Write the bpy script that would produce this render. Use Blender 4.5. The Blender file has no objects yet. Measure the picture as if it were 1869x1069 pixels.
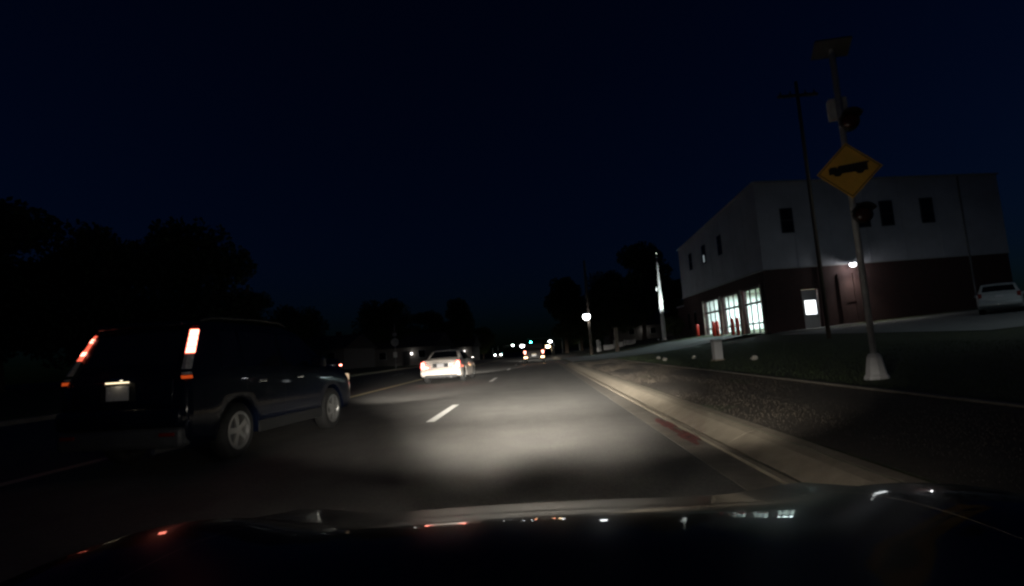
import bpy, bmesh, math, random
from mathutils import Vector, Matrix
R = math.radians
random.seed(7)

# ------------------------------------------------------------------ camera, sky, exposure
sc = bpy.context.scene
cam_d = bpy.data.cameras.new("camera")
cam = bpy.data.objects.new("camera", cam_d)
sc.collection.objects.link(cam)
cam_d.sensor_width = 36.0
cam_d.lens = 18.49
cam_d.clip_start = 0.02
cam_d.clip_end = 6000
cam.matrix_world = Matrix((( 0.99678162, 0.06902444, 0.04076801, 0.0),
                           ( 0.04809732, -0.10808968, -0.99297697, 0.0),
                           (-0.06413308, 0.99174203, -0.1110617, 1.15),
                           (0, 0, 0, 1)))
sc.camera = cam

world = bpy.data.worlds.new("World")
sc.world = world
world.use_nodes = True
wn = world.node_tree
wn.nodes.clear()
w_out = wn.nodes.new("ShaderNodeOutputWorld")
w_bg = wn.nodes.new("ShaderNodeBackground")
w_sky = wn.nodes.new("ShaderNodeTexSky")
w_sky.sky_type = 'NISHITA'
w_sky.sun_disc = False
w_sky.sun_elevation = R(3.0)
w_sky.sun_rotation = R(80)
w_mix = wn.nodes.new("ShaderNodeMix")
w_mix.data_type = 'RGBA'
w_mix.blend_type = 'MULTIPLY'
w_mix.inputs[0].default_value = 1.0
w_mix.inputs[7].default_value = (0.06, 0.23, 1.0, 1)
wn.links.new(w_sky.outputs[0], w_mix.inputs[6])
wn.links.new(w_mix.outputs[2], w_bg.inputs[0])
w_bg.inputs[1].default_value = 0.0052
wn.links.new(w_bg.outputs[0], w_out.inputs[0])

vs = sc.view_settings
vs.view_transform = 'Standard'
vs.look = 'None'
vs.exposure = 0.0
vs.gamma = 1.0
vs.use_curve_mapping = False
sc.render.engine = 'CYCLES'
sc.cycles.filter_width = 2.5
sc.cycles.use_denoising = True
sc.cycles.max_bounces = 6
sc.cycles.transparent_max_bounces = 10
sc.cycles.sample_clamp_indirect = 4.0
sc.cycles.caustics_reflective = False
sc.cycles.caustics_refractive = False

# ------------------------------------------------------------------ materials
M = {}

def mat(name, col, rough=0.6, metal=0.0, var=0.0, scale=8.0, bump=0.0, bscale=60.0, coat=0.0, col2=None, spec=0.5, dist=0.02):
    m = bpy.data.materials.new(name)
    m.use_nodes = True
    nt = m.node_tree
    b = nt.nodes["Principled BSDF"]
    b.inputs["Roughness"].default_value = rough
    b.inputs["Metallic"].default_value = metal
    b.inputs["Specular IOR Level"].default_value = spec
    b.inputs["Coat Weight"].default_value = coat
    b.inputs["Coat Roughness"].default_value = 0.03
    b.inputs["Base Color"].default_value = (*col, 1)
    if var or col2 or bump:
        tc = nt.nodes.new("ShaderNodeTexCoord")
    if var or col2:
        n = nt.nodes.new("ShaderNodeTexNoise")
        n.inputs["Scale"].default_value = scale
        n.inputs["Detail"].default_value = 8
        n.inputs["Roughness"].default_value = 0.65
        nt.links.new(tc.outputs["Object"], n.inputs["Vector"])
        r = nt.nodes.new("ShaderNodeValToRGB")
        r.color_ramp.elements[0].position = 0.32
        r.color_ramp.elements[1].position = 0.68
        c2 = col2 or tuple(min(1, c * (1 + var)) for c in col)
        c1 = col if col2 else tuple(c * (1 - var) for c in col)
        r.color_ramp.elements[0].color = (*c1, 1)
        r.color_ramp.elements[1].color = (*c2, 1)
        nt.links.new(n.outputs["Fac"], r.inputs[0])
        nt.links.new(r.outputs[0], b.inputs["Base Color"])
    if bump:
        n2 = nt.nodes.new("ShaderNodeTexNoise")
        n2.inputs["Scale"].default_value = bscale
        n2.inputs["Detail"].default_value = 5
        nt.links.new(tc.outputs["Object"], n2.inputs["Vector"])
        bp = nt.nodes.new("ShaderNodeBump")
        bp.inputs["Strength"].default_value = bump
        bp.inputs["Distance"].default_value = dist
        nt.links.new(n2.outputs["Fac"], bp.inputs["Height"])
        nt.links.new(bp.outputs[0], b.inputs["Normal"])
    M[name] = m
    return m

def emit(name, col, strength):
    m = bpy.data.materials.new(name)
    m.use_nodes = True
    nt = m.node_tree
    nt.nodes.clear()
    o = nt.nodes.new("ShaderNodeOutputMaterial")
    e = nt.nodes.new("ShaderNodeEmission")
    e.inputs[0].default_value = (*col, 1)
    e.inputs[1].default_value = strength
    nt.links.new(e.outputs[0], o.inputs[0])
    M[name] = m
    return m

def glass(name, tint=(0.8, 0.9, 0.9), refl=0.08):
    m = bpy.data.materials.new(name)
    m.use_nodes = True
    nt = m.node_tree
    nt.nodes.clear()
    o = nt.nodes.new("ShaderNodeOutputMaterial")
    t = nt.nodes.new("ShaderNodeBsdfTransparent")
    t.inputs[0].default_value = (*tint, 1)
    g = nt.nodes.new("ShaderNodeBsdfGlossy")
    g.inputs["Roughness"].default_value = 0.02
    lw = nt.nodes.new("ShaderNodeMath")
    lw.operation = 'POWER'
    lw.inputs[1].default_value = 4.0
    fc = nt.nodes.new("ShaderNodeLayerWeight")
    nt.links.new(fc.outputs["Facing"], lw.inputs[0])
    mx = nt.nodes.new("ShaderNodeMixShader")
    nt.links.new(lw.outputs[0], mx.inputs[0])
    nt.links.new(t.outputs[0], mx.inputs[1])
    nt.links.new(g.outputs[0], mx.inputs[2])
    nt.links.new(mx.outputs[0], o.inputs[0])
    M[name] = m
    return m

def asphalt():
    m = mat('asphalt', (0.085, 0.082, 0.076), 0.8, var=0.22, scale=1.2, bump=0.5, bscale=140, dist=0.01)
    nt = m.node_tree
    b = nt.nodes["Principled BSDF"]
    ramp = [n for n in nt.nodes if n.type == 'VALTORGB'][0]
    tc = [n for n in nt.nodes if n.type == 'TEX_COORD'][0]
    v = nt.nodes.new("ShaderNodeTexVoronoi")
    v.inputs["Scale"].default_value = 75
    nt.links.new(tc.outputs["Object"], v.inputs["Vector"])
    r2 = nt.nodes.new("ShaderNodeValToRGB")
    r2.color_ramp.elements[0].color = (0.6, 0.6, 0.6, 1)
    r2.color_ramp.elements[1].color = (1.45, 1.42, 1.35, 1)
    nt.links.new(v.outputs["Color"], r2.inputs[0])
    # long smooth wear bands along the driving direction
    mp = nt.nodes.new("ShaderNodeMapping")
    mp.inputs["Scale"].default_value = (1.1, 0.04, 1)
    nt.links.new(tc.outputs["Object"], mp.inputs["Vector"])
    n3 = nt.nodes.new("ShaderNodeTexNoise")
    n3.inputs["Scale"].default_value = 1.5
    n3.inputs["Detail"].default_value = 3
    nt.links.new(mp.outputs[0], n3.inputs["Vector"])
    r3 = nt.nodes.new("ShaderNodeValToRGB")
    r3.color_ramp.elements[0].color = (0.72, 0.72, 0.72, 1)
    r3.color_ramp.elements[1].color = (1.25, 1.25, 1.25, 1)
    nt.links.new(n3.outputs["Fac"], r3.inputs[0])
    m1 = nt.nodes.new("ShaderNodeMix"); m1.data_type = 'RGBA'; m1.blend_type = 'MULTIPLY'; m1.inputs[0].default_value = 1
    m2 = nt.nodes.new("ShaderNodeMix"); m2.data_type = 'RGBA'; m2.blend_type = 'MULTIPLY'; m2.inputs[0].default_value = 1
    nt.links.new(ramp.outputs[0], m1.inputs[6]); nt.links.new(r2.outputs[0], m1.inputs[7])
    nt.links.new(m1.outputs[2], m2.inputs[6]); nt.links.new(r3.outputs[0], m2.inputs[7])
    nt.links.new(m2.outputs[2], b.inputs["Base Color"])

def brick_mat():
    m = bpy.data.materials.new('brick'); m.use_nodes = True
    nt = m.node_tree
    b = nt.nodes["Principled BSDF"]
    b.inputs["Roughness"].default_value = 0.85
    tc = nt.nodes.new("ShaderNodeTexCoord")
    mp = nt.nodes.new("ShaderNodeMapping")
    mp.inputs["Rotation"].default_value = (R(90), 0, 0)
    br = nt.nodes.new("ShaderNodeTexBrick")
    br.inputs["Scale"].default_value = 1.0
    br.inputs["Brick Width"].default_value = 0.21
    br.inputs["Row Height"].default_value = 0.075
    br.inputs["Mortar Size"].default_value = 0.006
    br.inputs["Color1"].default_value = (0.065, 0.024, 0.021, 1)
    br.inputs["Color2"].default_value = (0.045, 0.018, 0.017, 1)
    br.inputs["Mortar"].default_value = (0.075, 0.06, 0.055, 1)
    nt.links.new(tc.outputs["Object"], mp.inputs["Vector"])
    nt.links.new(mp.outputs[0], br.inputs["Vector"])
    nt.links.new(br.outputs["Color"], b.inputs["Base Color"])
    M['brick'] = m

asphalt(); brick_mat()
mat('concrete', (0.27, 0.23, 0.17), 0.85, var=0.2, scale=5, bump=0.3, bscale=70, dist=0.006)
mat('gutter', (0.17, 0.15, 0.12), 0.85, var=0.25, scale=4, bump=0.3, bscale=80, dist=0.006)
mat('apron', (0.17, 0.175, 0.168), 0.85, var=0.12, scale=1.5)
mat('white_line', (0.85, 0.84, 0.80), 0.7, var=0.18, scale=14, bump=0.3, bscale=120, dist=0.006)
mat('yellow_line', (0.84, 0.70, 0.38), 0.7, var=0.2, scale=14, bump=0.3, bscale=120, dist=0.006)
mat('red_paint', (0.15, 0.035, 0.028), 0.8, var=0.6, scale=9)
mat('grass', (0.028, 0.04, 0.016), 0.95, col2=(0.055, 0.062, 0.028), scale=3.5, bump=0.8, bscale=50, dist=0.05)
mat('dry_grass', (0.05, 0.04, 0.028), 0.95, col2=(0.085, 0.067, 0.047), scale=6, bump=0.5, bscale=70, dist=0.02)
mat('blade_dry', (0.06, 0.047, 0.032), 0.9, var=0.3, scale=5)
mat('blade_green', (0.05, 0.075, 0.025), 0.9, var=0.4, scale=4)
mat('leaf', (0.03, 0.05, 0.018), 0.8, col2=(0.075, 0.1, 0.035), scale=1.3)
mat('bark', (0.075, 0.055, 0.04), 0.95, var=0.35, scale=9, bump=0.8, bscale=22)
mat('wood_pole', (0.11, 0.085, 0.065), 0.9, var=0.3, scale=12)
mat('siding', (0.46, 0.46, 0.5), 0.6, var=0.16, scale=0.45)
mat('roof_metal', (0.12, 0.12, 0.13), 0.6, var=0.1, scale=3)
mat('trim', (0.42, 0.42, 0.42), 0.6, var=0.05, scale=4)
mat('dark_frame', (0.03, 0.03, 0.032), 0.5, var=0.1, scale=4)
mat('pier', (0.33, 0.29, 0.25), 0.8, var=0.12, scale=6)
mat('inside_white', (0.75, 0.8, 0.77), 0.8, var=0.04, scale=2)
mat('inside_floor', (0.4, 0.41, 0.4), 0.5, var=0.1, scale=2)
mat('dark_glass', (0.006, 0.007, 0.009), 0.04, spec=0.6)
mat('red_enamel', (0.42, 0.03, 0.02), 0.3, coat=0.5, var=0.08, scale=5)
mat('steel', (0.45, 0.45, 0.46), 0.45, metal=1.0, var=0.1, scale=6)
mat('galvanized', (0.36, 0.36, 0.36), 0.65, metal=0.3, var=0.15, scale=10)
mat('pale_metal', (0.5, 0.5, 0.5), 0.6, var=0.08, scale=6)
mat('sign_yellow', (0.75, 0.42, 0.06), 0.5, var=0.07, scale=8)
mat('sign_back', (0.5, 0.5, 0.5), 0.5, var=0.1, scale=5)
mat('black_paint', (0.012, 0.012, 0.012), 0.5, var=0.1, scale=5)
mat('beacon_lens', (0.05, 0.014, 0.01), 0.25, var=0.1, scale=10)
mat('solar', (0.06, 0.06, 0.075), 0.2, var=0.15, scale=12)
mat('rock', (0.55, 0.52, 0.46), 0.9, var=0.25, scale=14, bump=0.5, bscale=30)
mat('rubber', (0.007, 0.007, 0.007), 0.85, var=0.2, scale=20)
mat('black_plastic', (0.009, 0.009, 0.0095), 0.6, var=0.15, scale=16)
mat('grey_plastic', (0.045, 0.047, 0.052), 0.6, var=0.12, scale=12)
mat('rim', (0.26, 0.26, 0.255), 0.35, metal=0.75, var=0.08, scale=9)
mat('chrome', (0.75, 0.75, 0.75), 0.12, metal=1.0, var=0.03, scale=9)
mat('plate', (0.6, 0.6, 0.62), 0.5, var=0.12, scale=25)
mat('paint_navy', (0.002, 0.004, 0.012), 0.4, coat=0.3, var=0.06, scale=3, spec=0.05)
mat('paint_hood', (0.001, 0.001, 0.002), 0.3, coat=0.5, var=0.05, scale=3, spec=0.03)
mat('paint_beige', (0.74, 0.68, 0.62), 0.35, coat=0.7, var=0.04, scale=3)
mat('paint_dark', (0.012, 0.012, 0.014), 0.25, coat=1.0, var=0.05, scale=3)
mat('paint_maroon', (0.012, 0.006, 0.005), 0.65, coat=0.0, var=0.05, scale=3)
mat('paint_silver', (0.45, 0.48, 0.48), 0.35, metal=0.3, coat=0.8, var=0.05, scale=3)
mat('lamp_clear', (0.32, 0.32, 0.33), 0.2, var=0.25, scale=30)
mat('lamp_red_off', (0.18, 0.01, 0.008), 0.2, var=0.1, scale=20)
mat('lamp_amber_off', (0.7, 0.16, 0.02), 0.25, var=0.2, scale=30)
mat('house_wall', (0.17, 0.16, 0.15), 0.8, var=0.08, scale=2)
mat('house_roof', (0.06, 0.055, 0.055), 0.9, var=0.25, scale=5)
mat('fence_white', (0.68, 0.68, 0.66), 0.7, var=0.08, scale=4)
glass('pane_glass', (0.90, 0.97, 0.97))
glass('car_glass', (0.10, 0.11, 0.12))
emit('tail_lit', (1.0, 0.26, 0.18), 13)
emit('brake_lit', (1.0, 0.23, 0.16), 8.0)
emit('brake_side', (1.0, 0.13, 0.07), 1.5)
emit('tail_rim', (1.0, 0.07, 0.06), 4.0)
emit('tail_lit_soft', (1.0, 0.16, 0.08), 5.5)
emit('tail_dim', (1.0, 0.12, 0.04), 0.22)
emit('head_lit', (1.0, 0.93, 0.8), 40)
emit('head_side', (1.0, 0.72, 0.45), 0.7)
emit('amber_glow', (1.0, 0.12, 0.02), 0.4)
emit('head_far', (1.0, 0.95, 0.88), 30)
emit('amber_lit', (1.0, 0.6, 0.28), 14)
emit('plate_lamp', (1.0, 0.8, 0.5), 2.0)
emit('street_lit', (0.95, 0.98, 1.0), 14)
emit('street_far', (0.92, 0.97, 1.0), 30)
emit('street_warm', (1.0, 0.72, 0.38), 22)
emit('signal_green', (0.05, 1.0, 0.85), 45)
emit('wall_lit', (0.97, 0.98, 1.0), 60)
emit('tube_lit', (0.88, 1.0, 0.95), 10)
emit('flood_lit', (0.9, 1.0, 0.97), 12)
emit('door_lite', (0.93, 0.98, 1.0), 3.0)
emit('porch_lit', (1.0, 0.95, 0.88), 5)

# ------------------------------------------------------------------ mesh helpers
COL = sc.collection

def obj(name, bm, m, parent=None, smooth=False, loc=None, rot=None):
    me = bpy.data.meshes.new(name)
    bmesh.ops.recalc_face_normals(bm, faces=bm.faces)
    bm.to_mesh(me)
    bm.free()
    me.materials.append(M[m])
    if smooth:
        for p in me.polygons:
            p.use_smooth = True
    o = bpy.data.objects.new(name, me)
    COL.objects.link(o)
    if parent is not None:
        o.parent = parent
    if loc is not None:
        o.location = loc
    if rot is not None:
        o.rotation_euler = rot
    return o

def raw(name, verts, faces, m, parent=None, smooth=False):
    me = bpy.data.meshes.new(name)
    me.from_pydata(verts, [], faces)
    me.update()
    me.materials.append(M[m])
    if smooth:
        for p in me.polygons:
            p.use_smooth = True
    o = bpy.data.objects.new(name, me)
    COL.objects.link(o)
    if parent is not None:
        o.parent = parent
    return o

def tag(o, label, cat, group=None):
    o["label"] = label
    o["category"] = cat
    if group:
        o["group"] = group
    return o

def struct(o):
    o["kind"] = "structure"
    return o

def thing(name, label, cat, loc=(0, 0, 0), rz=0.0, group=None):
    e = bpy.data.objects.new(name, None)
    e.empty_display_size = 0.2
    COL.objects.link(e)
    e.location = loc
    e.rotation_euler = (0, 0, rz)
    return tag(e, label, cat, group)

def box(bm, x0, x1, y0, y1, z0, z1, bev=0.0):
    r = bmesh.ops.create_cube(bm, size=1.0)
    vs_ = r["verts"]
    for v in vs_:
        v.co = Vector(((x0 + x1) / 2 + v.co.x * (x1 - x0), (y0 + y1) / 2 + v.co.y * (y1 - y0), (z0 + z1) / 2 + v.co.z * (z1 - z0)))
    if bev:
        es = list({e for v in vs_ for e in v.link_edges})
        bmesh.ops.bevel(bm, geom=es, offset=bev, segments=2, affect='EDGES', profile=0.6)
    return bm

def B(x0, x1, y0, y1, z0, z1, bev=0.0):
    return box(bmesh.new(), x0, x1, y0, y1, z0, z1, bev)

def tube(bm, pts, rads, n=10):
    pts = [Vector(p) for p in pts]
    rings = []
    for i, p in enumerate(pts):
        d = (pts[min(i + 1, len(pts) - 1)] - pts[max(i - 1, 0)]).normalized()
        a = Vector((0, 0, 1)) if abs(d.z) < 0.9 else Vector((1, 0, 0))
        s = d.cross(a).normalized()
        t = d.cross(s).normalized()
        r = rads[i] if isinstance(rads, (list, tuple)) else rads
        rings.append([bm.verts.new(p + s * r * math.cos(2 * math.pi * k / n) + t * r * math.sin(2 * math.pi * k / n)) for k in range(n)])
    for a, b in zip(rings, rings[1:]):
        for k in range(n):
            bm.faces.new((a[k], a[(k + 1) % n], b[(k + 1) % n], b[k]))
    bm.faces.new(rings[0])
    bm.faces.new(rings[-1])
    return bm

def T(pts, rads, n=10):
    return tube(bmesh.new(), pts, rads, n)

def lathe(bm, prof, axis='z', n=24, c=(0, 0, 0), cap=True):
    c = Vector(c)
    rings = []
    for r, h in prof:
        ring = []
        for k in range(n):
            a = 2 * math.pi * k / n
            if axis == 'z':
                p = Vector((r * math.cos(a), r * math.sin(a), h))
            elif axis == 'x':
                p = Vector((h, r * math.cos(a), r * math.sin(a)))
            else:
                p = Vector((r * math.cos(a), h, r * math.sin(a)))
            ring.append(bm.verts.new(c + p))
        rings.append(ring)
    for a, b in zip(rings, rings[1:]):
        for k in range(n):
            bm.faces.new((a[k], a[(k + 1) % n], b[(k + 1) % n], b[k]))
    if cap and prof[0][0] > 1e-4:
        bm.faces.new(rings[0])
    if cap and prof[-1][0] > 1e-4:
        bm.faces.new(rings[-1])
    bmesh.ops.remove_doubles(bm, verts=bm.verts, dist=1e-5)
    return bm

def L(prof, axis='z', n=24, c=(0, 0, 0), cap=True):
    return lathe(bmesh.new(), prof, axis, n, c, cap)

def ball(r, c=(0, 0, 0), sz=1.0, sub=2):
    bm = bmesh.new()
    bmesh.ops.create_icosphere(bm, subdivisions=sub, radius=r)
    for v in bm.verts:
        v.co = Vector((v.co.x + c[0], v.co.y + c[1], v.co.z * sz + c[2]))
    return bm

def prism(pts, d0, d1, plane='xz'):
    """a flat outline given thickness"""
    bm = bmesh.new()
    def P(a, b, d):
        return {'xz': (a, d, b), 'yz': (d, a, b), 'xy': (a, b, d)}[plane]
    f = [bm.verts.new(P(a, b, d0)) for a, b in pts]
    g = [bm.verts.new(P(a, b, d1)) for a, b in pts]
    bm.faces.new(f)
    bm.faces.new(g)
    n = len(pts)
    for i in range(n):
        bm.faces.new((f[i], f[(i + 1) % n], g[(i + 1) % n], g[i]))
    return bm

def lamp(name, kind, loc, power, col, parent=None, **kw):
    d = bpy.data.lights.new(name, kind)
    d.energy = power
    d.color = col
    for k, v in kw.items():
        if k not in ('rot', 'scale', 'aim'):
            setattr(d, k, v)
    o = bpy.data.objects.new(name, d)
    COL.objects.link(o)
    o.location = loc
    if 'rot' in kw:
        o.rotation_euler = kw['rot']
    if 'aim' in kw:
        o.rotation_euler = Vector(kw['aim']).to_track_quat('-Z', 'Y').to_euler()
    if 'scale' in kw:
        o.scale = kw['scale']
    if parent is not None:
        o.parent = parent
    return o

def sm(t):
    t = min(max(t, 0.0), 1.0)
    return t * t * (3 - 2 * t)

# ------------------------------------------------------------------ terrain, road
def dip(y):                       # the road drops gently far ahead
    return -1.9 * sm((y - 90) / 150)

def gz(x, y):
    d = dip(y)
    if x < -15.3:
        return 0.13 + d + 0.02 * min(-15.3 - x, 25) * sm((-x - 17) / 10)
    if x < 2.3:
        return d - 0.12
    if x < 5.2:
        return d + 0.14 + 0.06 * (x - 2.45) / 2.75
    t = sm((x - 8) / 9)
    return d + 0.2 + 0.06 * (min(x, 40) - 5.2) + 0.02 * (min(max(y, 0), 60) - 22) * t

def sheet(name, xs, ys, zf, m, parent=None):
    v, f = [], []
    for y in ys:
        for x in xs:
            v.append((x, y, zf(x, y)))
    n = len(xs)
    for j in range(len(ys) - 1):
        for i in range(n - 1):
            a = j * n + i
            f.append((a, a + 1, a + n + 1, a + n))
    return raw(name, v, f, m, parent, smooth=True)

def rng(a, b, s):
    n = max(1, int(round((b - a) / s)))
    return [a + (b - a) * i / n for i in range(n + 1)]

YS = [-400, -120, -40] + rng(-12, 70, 2) + rng(75, 260, 5) + [320, 450, 700, 1200, 2600]
XS = [-2600, -900, -300, -120, -70, -50] + rng(-42, -15.32, 3) + [-15.28, -10, -4, 2.28, 2.32] + rng(2.6, 5.2, 0.65) + rng(6, 44, 1.0) + [60, 100, 250, 800, 2600]
struct(sheet('ground', XS, YS, gz, 'grass'))
RY = [-60, -20] + rng(-8, 80, 4) + rng(85, 260, 5) + [320, 450, 700, 1200]
struct(sheet('road', [-15.0, -11, -6.3, -2, 1.52], RY, lambda x, y: dip(y), 'asphalt'))
struct(sheet('verge', [2.45, 3.2, 3.8, 4.4, 5.1], [y for y in RY if y <= 38], lambda x, y: gz(x, y) + 0.012 + 0.018 * math.sin(y * 0.7 + x * 2), 'dry_grass'))
struct(sheet('verge', [2.45, 3.2, 3.8, 4.4, 5.1], [55, 60, 70, 80] + rng(85, 260, 5), lambda x, y: gz(x, y) + 0.012, 'dry_grass'))

# right gutter pan, kerb and the concrete strip behind it, in cast lengths
def strip(name, prof, y0, y1, seg, m, gap=0.006):
    first = None
    parent = bpy.data.objects.new(name, None)
    COL.objects.link(parent)
    struct(parent)
    y = y0
    near = []
    while y < y1 - 1e-3:
        sl = seg if y < 40 else seg * 4
        b = min(y + sl, y1)
        bm = bmesh.new()
        r0 = [bm.verts.new((px, y + gap / 2, pz + dip(y))) for px, pz in prof]
        r1 = [bm.verts.new((px, b - gap / 2, pz + dip(b))) for px, pz in prof]
        n = len(prof)
        for i in range(n):
            bm.faces.new((r0[i], r0[(i + 1) % n], r1[(i + 1) % n], r1[i]))
        bm.faces.new(r0); bm.faces.new(r1)
        obj('concrete_section', bm, m, parent)
        y = b
    return parent

strip('gutter', [(1.50, -0.1), (1.50, 0.004), (1.84, -0.008), (1.84, -0.1)], -6, 110, 3.0, 'gutter')
strip('kerb_edge', [(1.845, -0.1), (1.845, 0.016), (1.915, 0.02), (1.93, -0.1)], -6, 110, 3.0, 'concrete')
KP = [(1.98, -0.1), (1.98, 0.0), (2.08, 0.045), (2.22, 0.11), (2.34, 0.14), (2.45, 0.148), (2.45, -0.1)]
strip('kerb', KP, -6, 38.4, 3.0, 'concrete')
strip('kerb', KP, 55.6, 110, 3.0, 'concrete')
strip('path_edging', [(5.1, 0.05), (5.1, 0.235), (5.2, 0.24), (5.2, 0.05)], -4, 38, 3.0, 'gutter')
strip('kerb_left', [(-15.2, -0.1), (-15.2, 0.14), (-15.02, 0.13), (-15.0, -0.1)], -6, 200, 6.0, 'concrete')

# red paint on the gutter
rp = bmesh.new()
random.seed(3)
for k in range(15):
    y = 6.15 + 1.7 * random.random()
    x = 1.66 + 0.14 * random.random()
    w, l = 0.02 + 0.06 * random.random(), 0.12 + 0.35 * random.random()
    n = 9
    vs_ = [rp.verts.new((x + w * math.cos(2 * math.pi * i / n) * random.uniform(.7, 1.2), y + l * math.sin(2 * math.pi * i / n) * random.uniform(.7, 1.2), 0.008 + 0.0004 * k)) for i in range(n)]
    rp.faces.new(vs_)
struct(obj('red_marking', rp, 'red_paint'))

# painted lines
lines = struct(sheet('yellow_centre_line', [-6.41, -6.19], [y for y in RY if y > -30 and y < 300], lambda x, y: dip(y) + 0.005, 'yellow_line'))
lane = bpy.data.objects.new('lane_line', None); COL.objects.link(lane); struct(lane)
for k in range(-1, 14):
    y0 = 9.5 + 12.2 * k
    ys = rng(y0, y0 + 3.0, 1.0)
    random.seed(k)
    sheet('dash', [-2.08, -1.92], ys, lambda x, y: dip(y) + 0.005, 'white_line', lane)
lane2 = bpy.data.objects.new('lane_line', None); COL.objects.link(lane2); struct(lane2)
for k in range(0, 12):
    y0 = 14 + 12.2 * k
    sheet('dash', [-10.7, -10.58], rng(y0, y0 + 3.0, 1.0), lambda x, y: dip(y) + 0.005, 'white_line', lane2)

# driveway apron in front of the engine doors
APY = (40.0, 54.6)
def apz(x, y):
    if x < 2.6:
        return dip(y) + 0.012 + max(0.0, (x - 1.5)) * 0.06
    return max(gz(x, y), 0.1) + 0.03 + 0.25 * sm((x - 11) / 5) * sm((54 - y) / 8)
ap = struct(sheet('apron', [1.87, 2.3, 2.62, 4, 5.2, 7, 9, 11, 13, 15, 16.98], rng(38.6, 55.4, 1.4), lambda x, y: min(apz(x, y), 1.3) if x > 2.6 else apz(x, y), 'apron'))
struct(sheet('side_path', [17.0, 19, 21, 22.5], [37.6, 38.2, 38.8, 39.38], lambda x, y: gz(x, y) + 0.03, 'apron'))
struct(sheet('parking_lot', rng(16, 46, 2), rng(19.5, 36, 1.5), lambda x, y: gz(x, y) + 0.03, 'apron'))

# grass blades along the verge
def blades(name, n, xr, yr, h0, h1, m, seed, label, lift=0.0):
    rd = random.Random(seed)
    v, f = [], []
    for i in range(n):
        y = yr[0] + (yr[1] - yr[0]) * rd.random() ** 1.6
        x = rd.uniform(*xr)
        z = gz(x, y) + lift
        hgt = rd.uniform(h0, h1)
        a = rd.uniform(0, 6.283)
        w = rd.uniform(0.003, 0.007)
        lean = rd.uniform(0.0, 0.8) * hgt
        b = rd.uniform(0, 6.283)
        k = len(v)
        v += [(x - w * math.cos(a), y - w * math.sin(a), z), (x + w * math.cos(a), y + w * math.sin(a), z), (x + lean * math.cos(b), y + lean * math.sin(b), z + hgt)]
        f.append((k, k + 1, k + 2))
    o = raw(name, v, f, m)
    o["kind"] = "stuff"
    o["label"] = label
    return o
blades('dry_grass', 30000, (2.47, 5.08), (2.5, 36), 0.008, 0.022, 'blade_dry', 1, 'short dry brown grass between the kerb and the path edging', 0.01)
blades('lawn_grass', 42000, (5.22, 13), (3, 38), 0.02, 0.06, 'blade_green', 2, 'dark green lawn grass rising towards the fire station')

# ------------------------------------------------------------------ the camera car: bonnet, wings, bumper, lamps
ego = thing('car', 'glossy black car bonnet along the bottom edge, mirroring the lights', 'car', (0, 0, 0))
def hz(y):
    d = 1.5 - y
    if d > 0.557:
        return 0.715 + 0.29 * 0.557 - 0.26 * 0.557 ** 2 + 0.012 * (d - 0.557)
    if d < -0.12:
        d0 = -0.12
        z0 = 0.715 + 0.29 * d0 - 0.26 * d0 * d0
        return z0 - (0.29 + 0.52 * 0.12) * (-d + d0) * 0.6
    return 0.715 + 0.29 * d - 0.26 * d * d
def surf(x, y):
    ax = abs(x)
    z = hz(y) - 0.012 * (ax / 0.7) ** 2
    z += 0.042 * math.exp(-((ax - 0.92) / 0.2) ** 2)
    if ax > 0.92:
        z -= 3.0 * (ax - 0.92) ** 2
    return z
def patch(x0, x1, nx, y0, y1, ny):
    bm = bmesh.new()
    g = [[bm.verts.new((x0 + (x1 - x0) * i / nx, y0 + (y1 - y0) * j / ny, surf(x0 + (x1 - x0) * i / nx, y0 + (y1 - y0) * j / ny))) for i in range(nx + 1)] for j in range(ny + 1)]
    for j in range(ny):
        for i in range(nx):
            bm.faces.new((g[j][i], g[j][i + 1], g[j + 1][i + 1], g[j + 1][i]))
    return bm
obj('bonnet', patch(-0.748, 0.748, 60, 0.5, 2.0, 70), 'paint_hood', ego, True)
for s in (-1, 1):
    bm = patch(0.7495, 1.0, 24, 0.2, 2.0, 70) if s > 0 else patch(-1.0, -0.7495, 24, 0.2, 2.0, 70)
    obj('wing', bm, 'paint_hood', ego, True)
    bm = B(0.985, 1.0, 0.2, 2.0, 0.25, 0.58) if s > 0 else B(-1.0, -0.985, 0.2, 2.0, 0.25, 0.58)
    obj('side_panel', bm, 'paint_hood', ego)
    obj('headlamp', B(s * 0.65 - 0.17, s * 0.65 + 0.17, 2.0, 2.12, 0.43, 0.54, 0.03), 'head_lit', ego)
obj('front_bumper', B(-0.98, 0.98, 2.0, 2.25, 0.2, 0.42, 0.05), 'paint_hood', ego)
obj('cowl', B(-0.74, 0.74, 0.38, 0.52, 0.62, 0.775, 0.01), 'black_plastic', ego)
WARM = (1.0, 0.93, 0.82)
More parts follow.
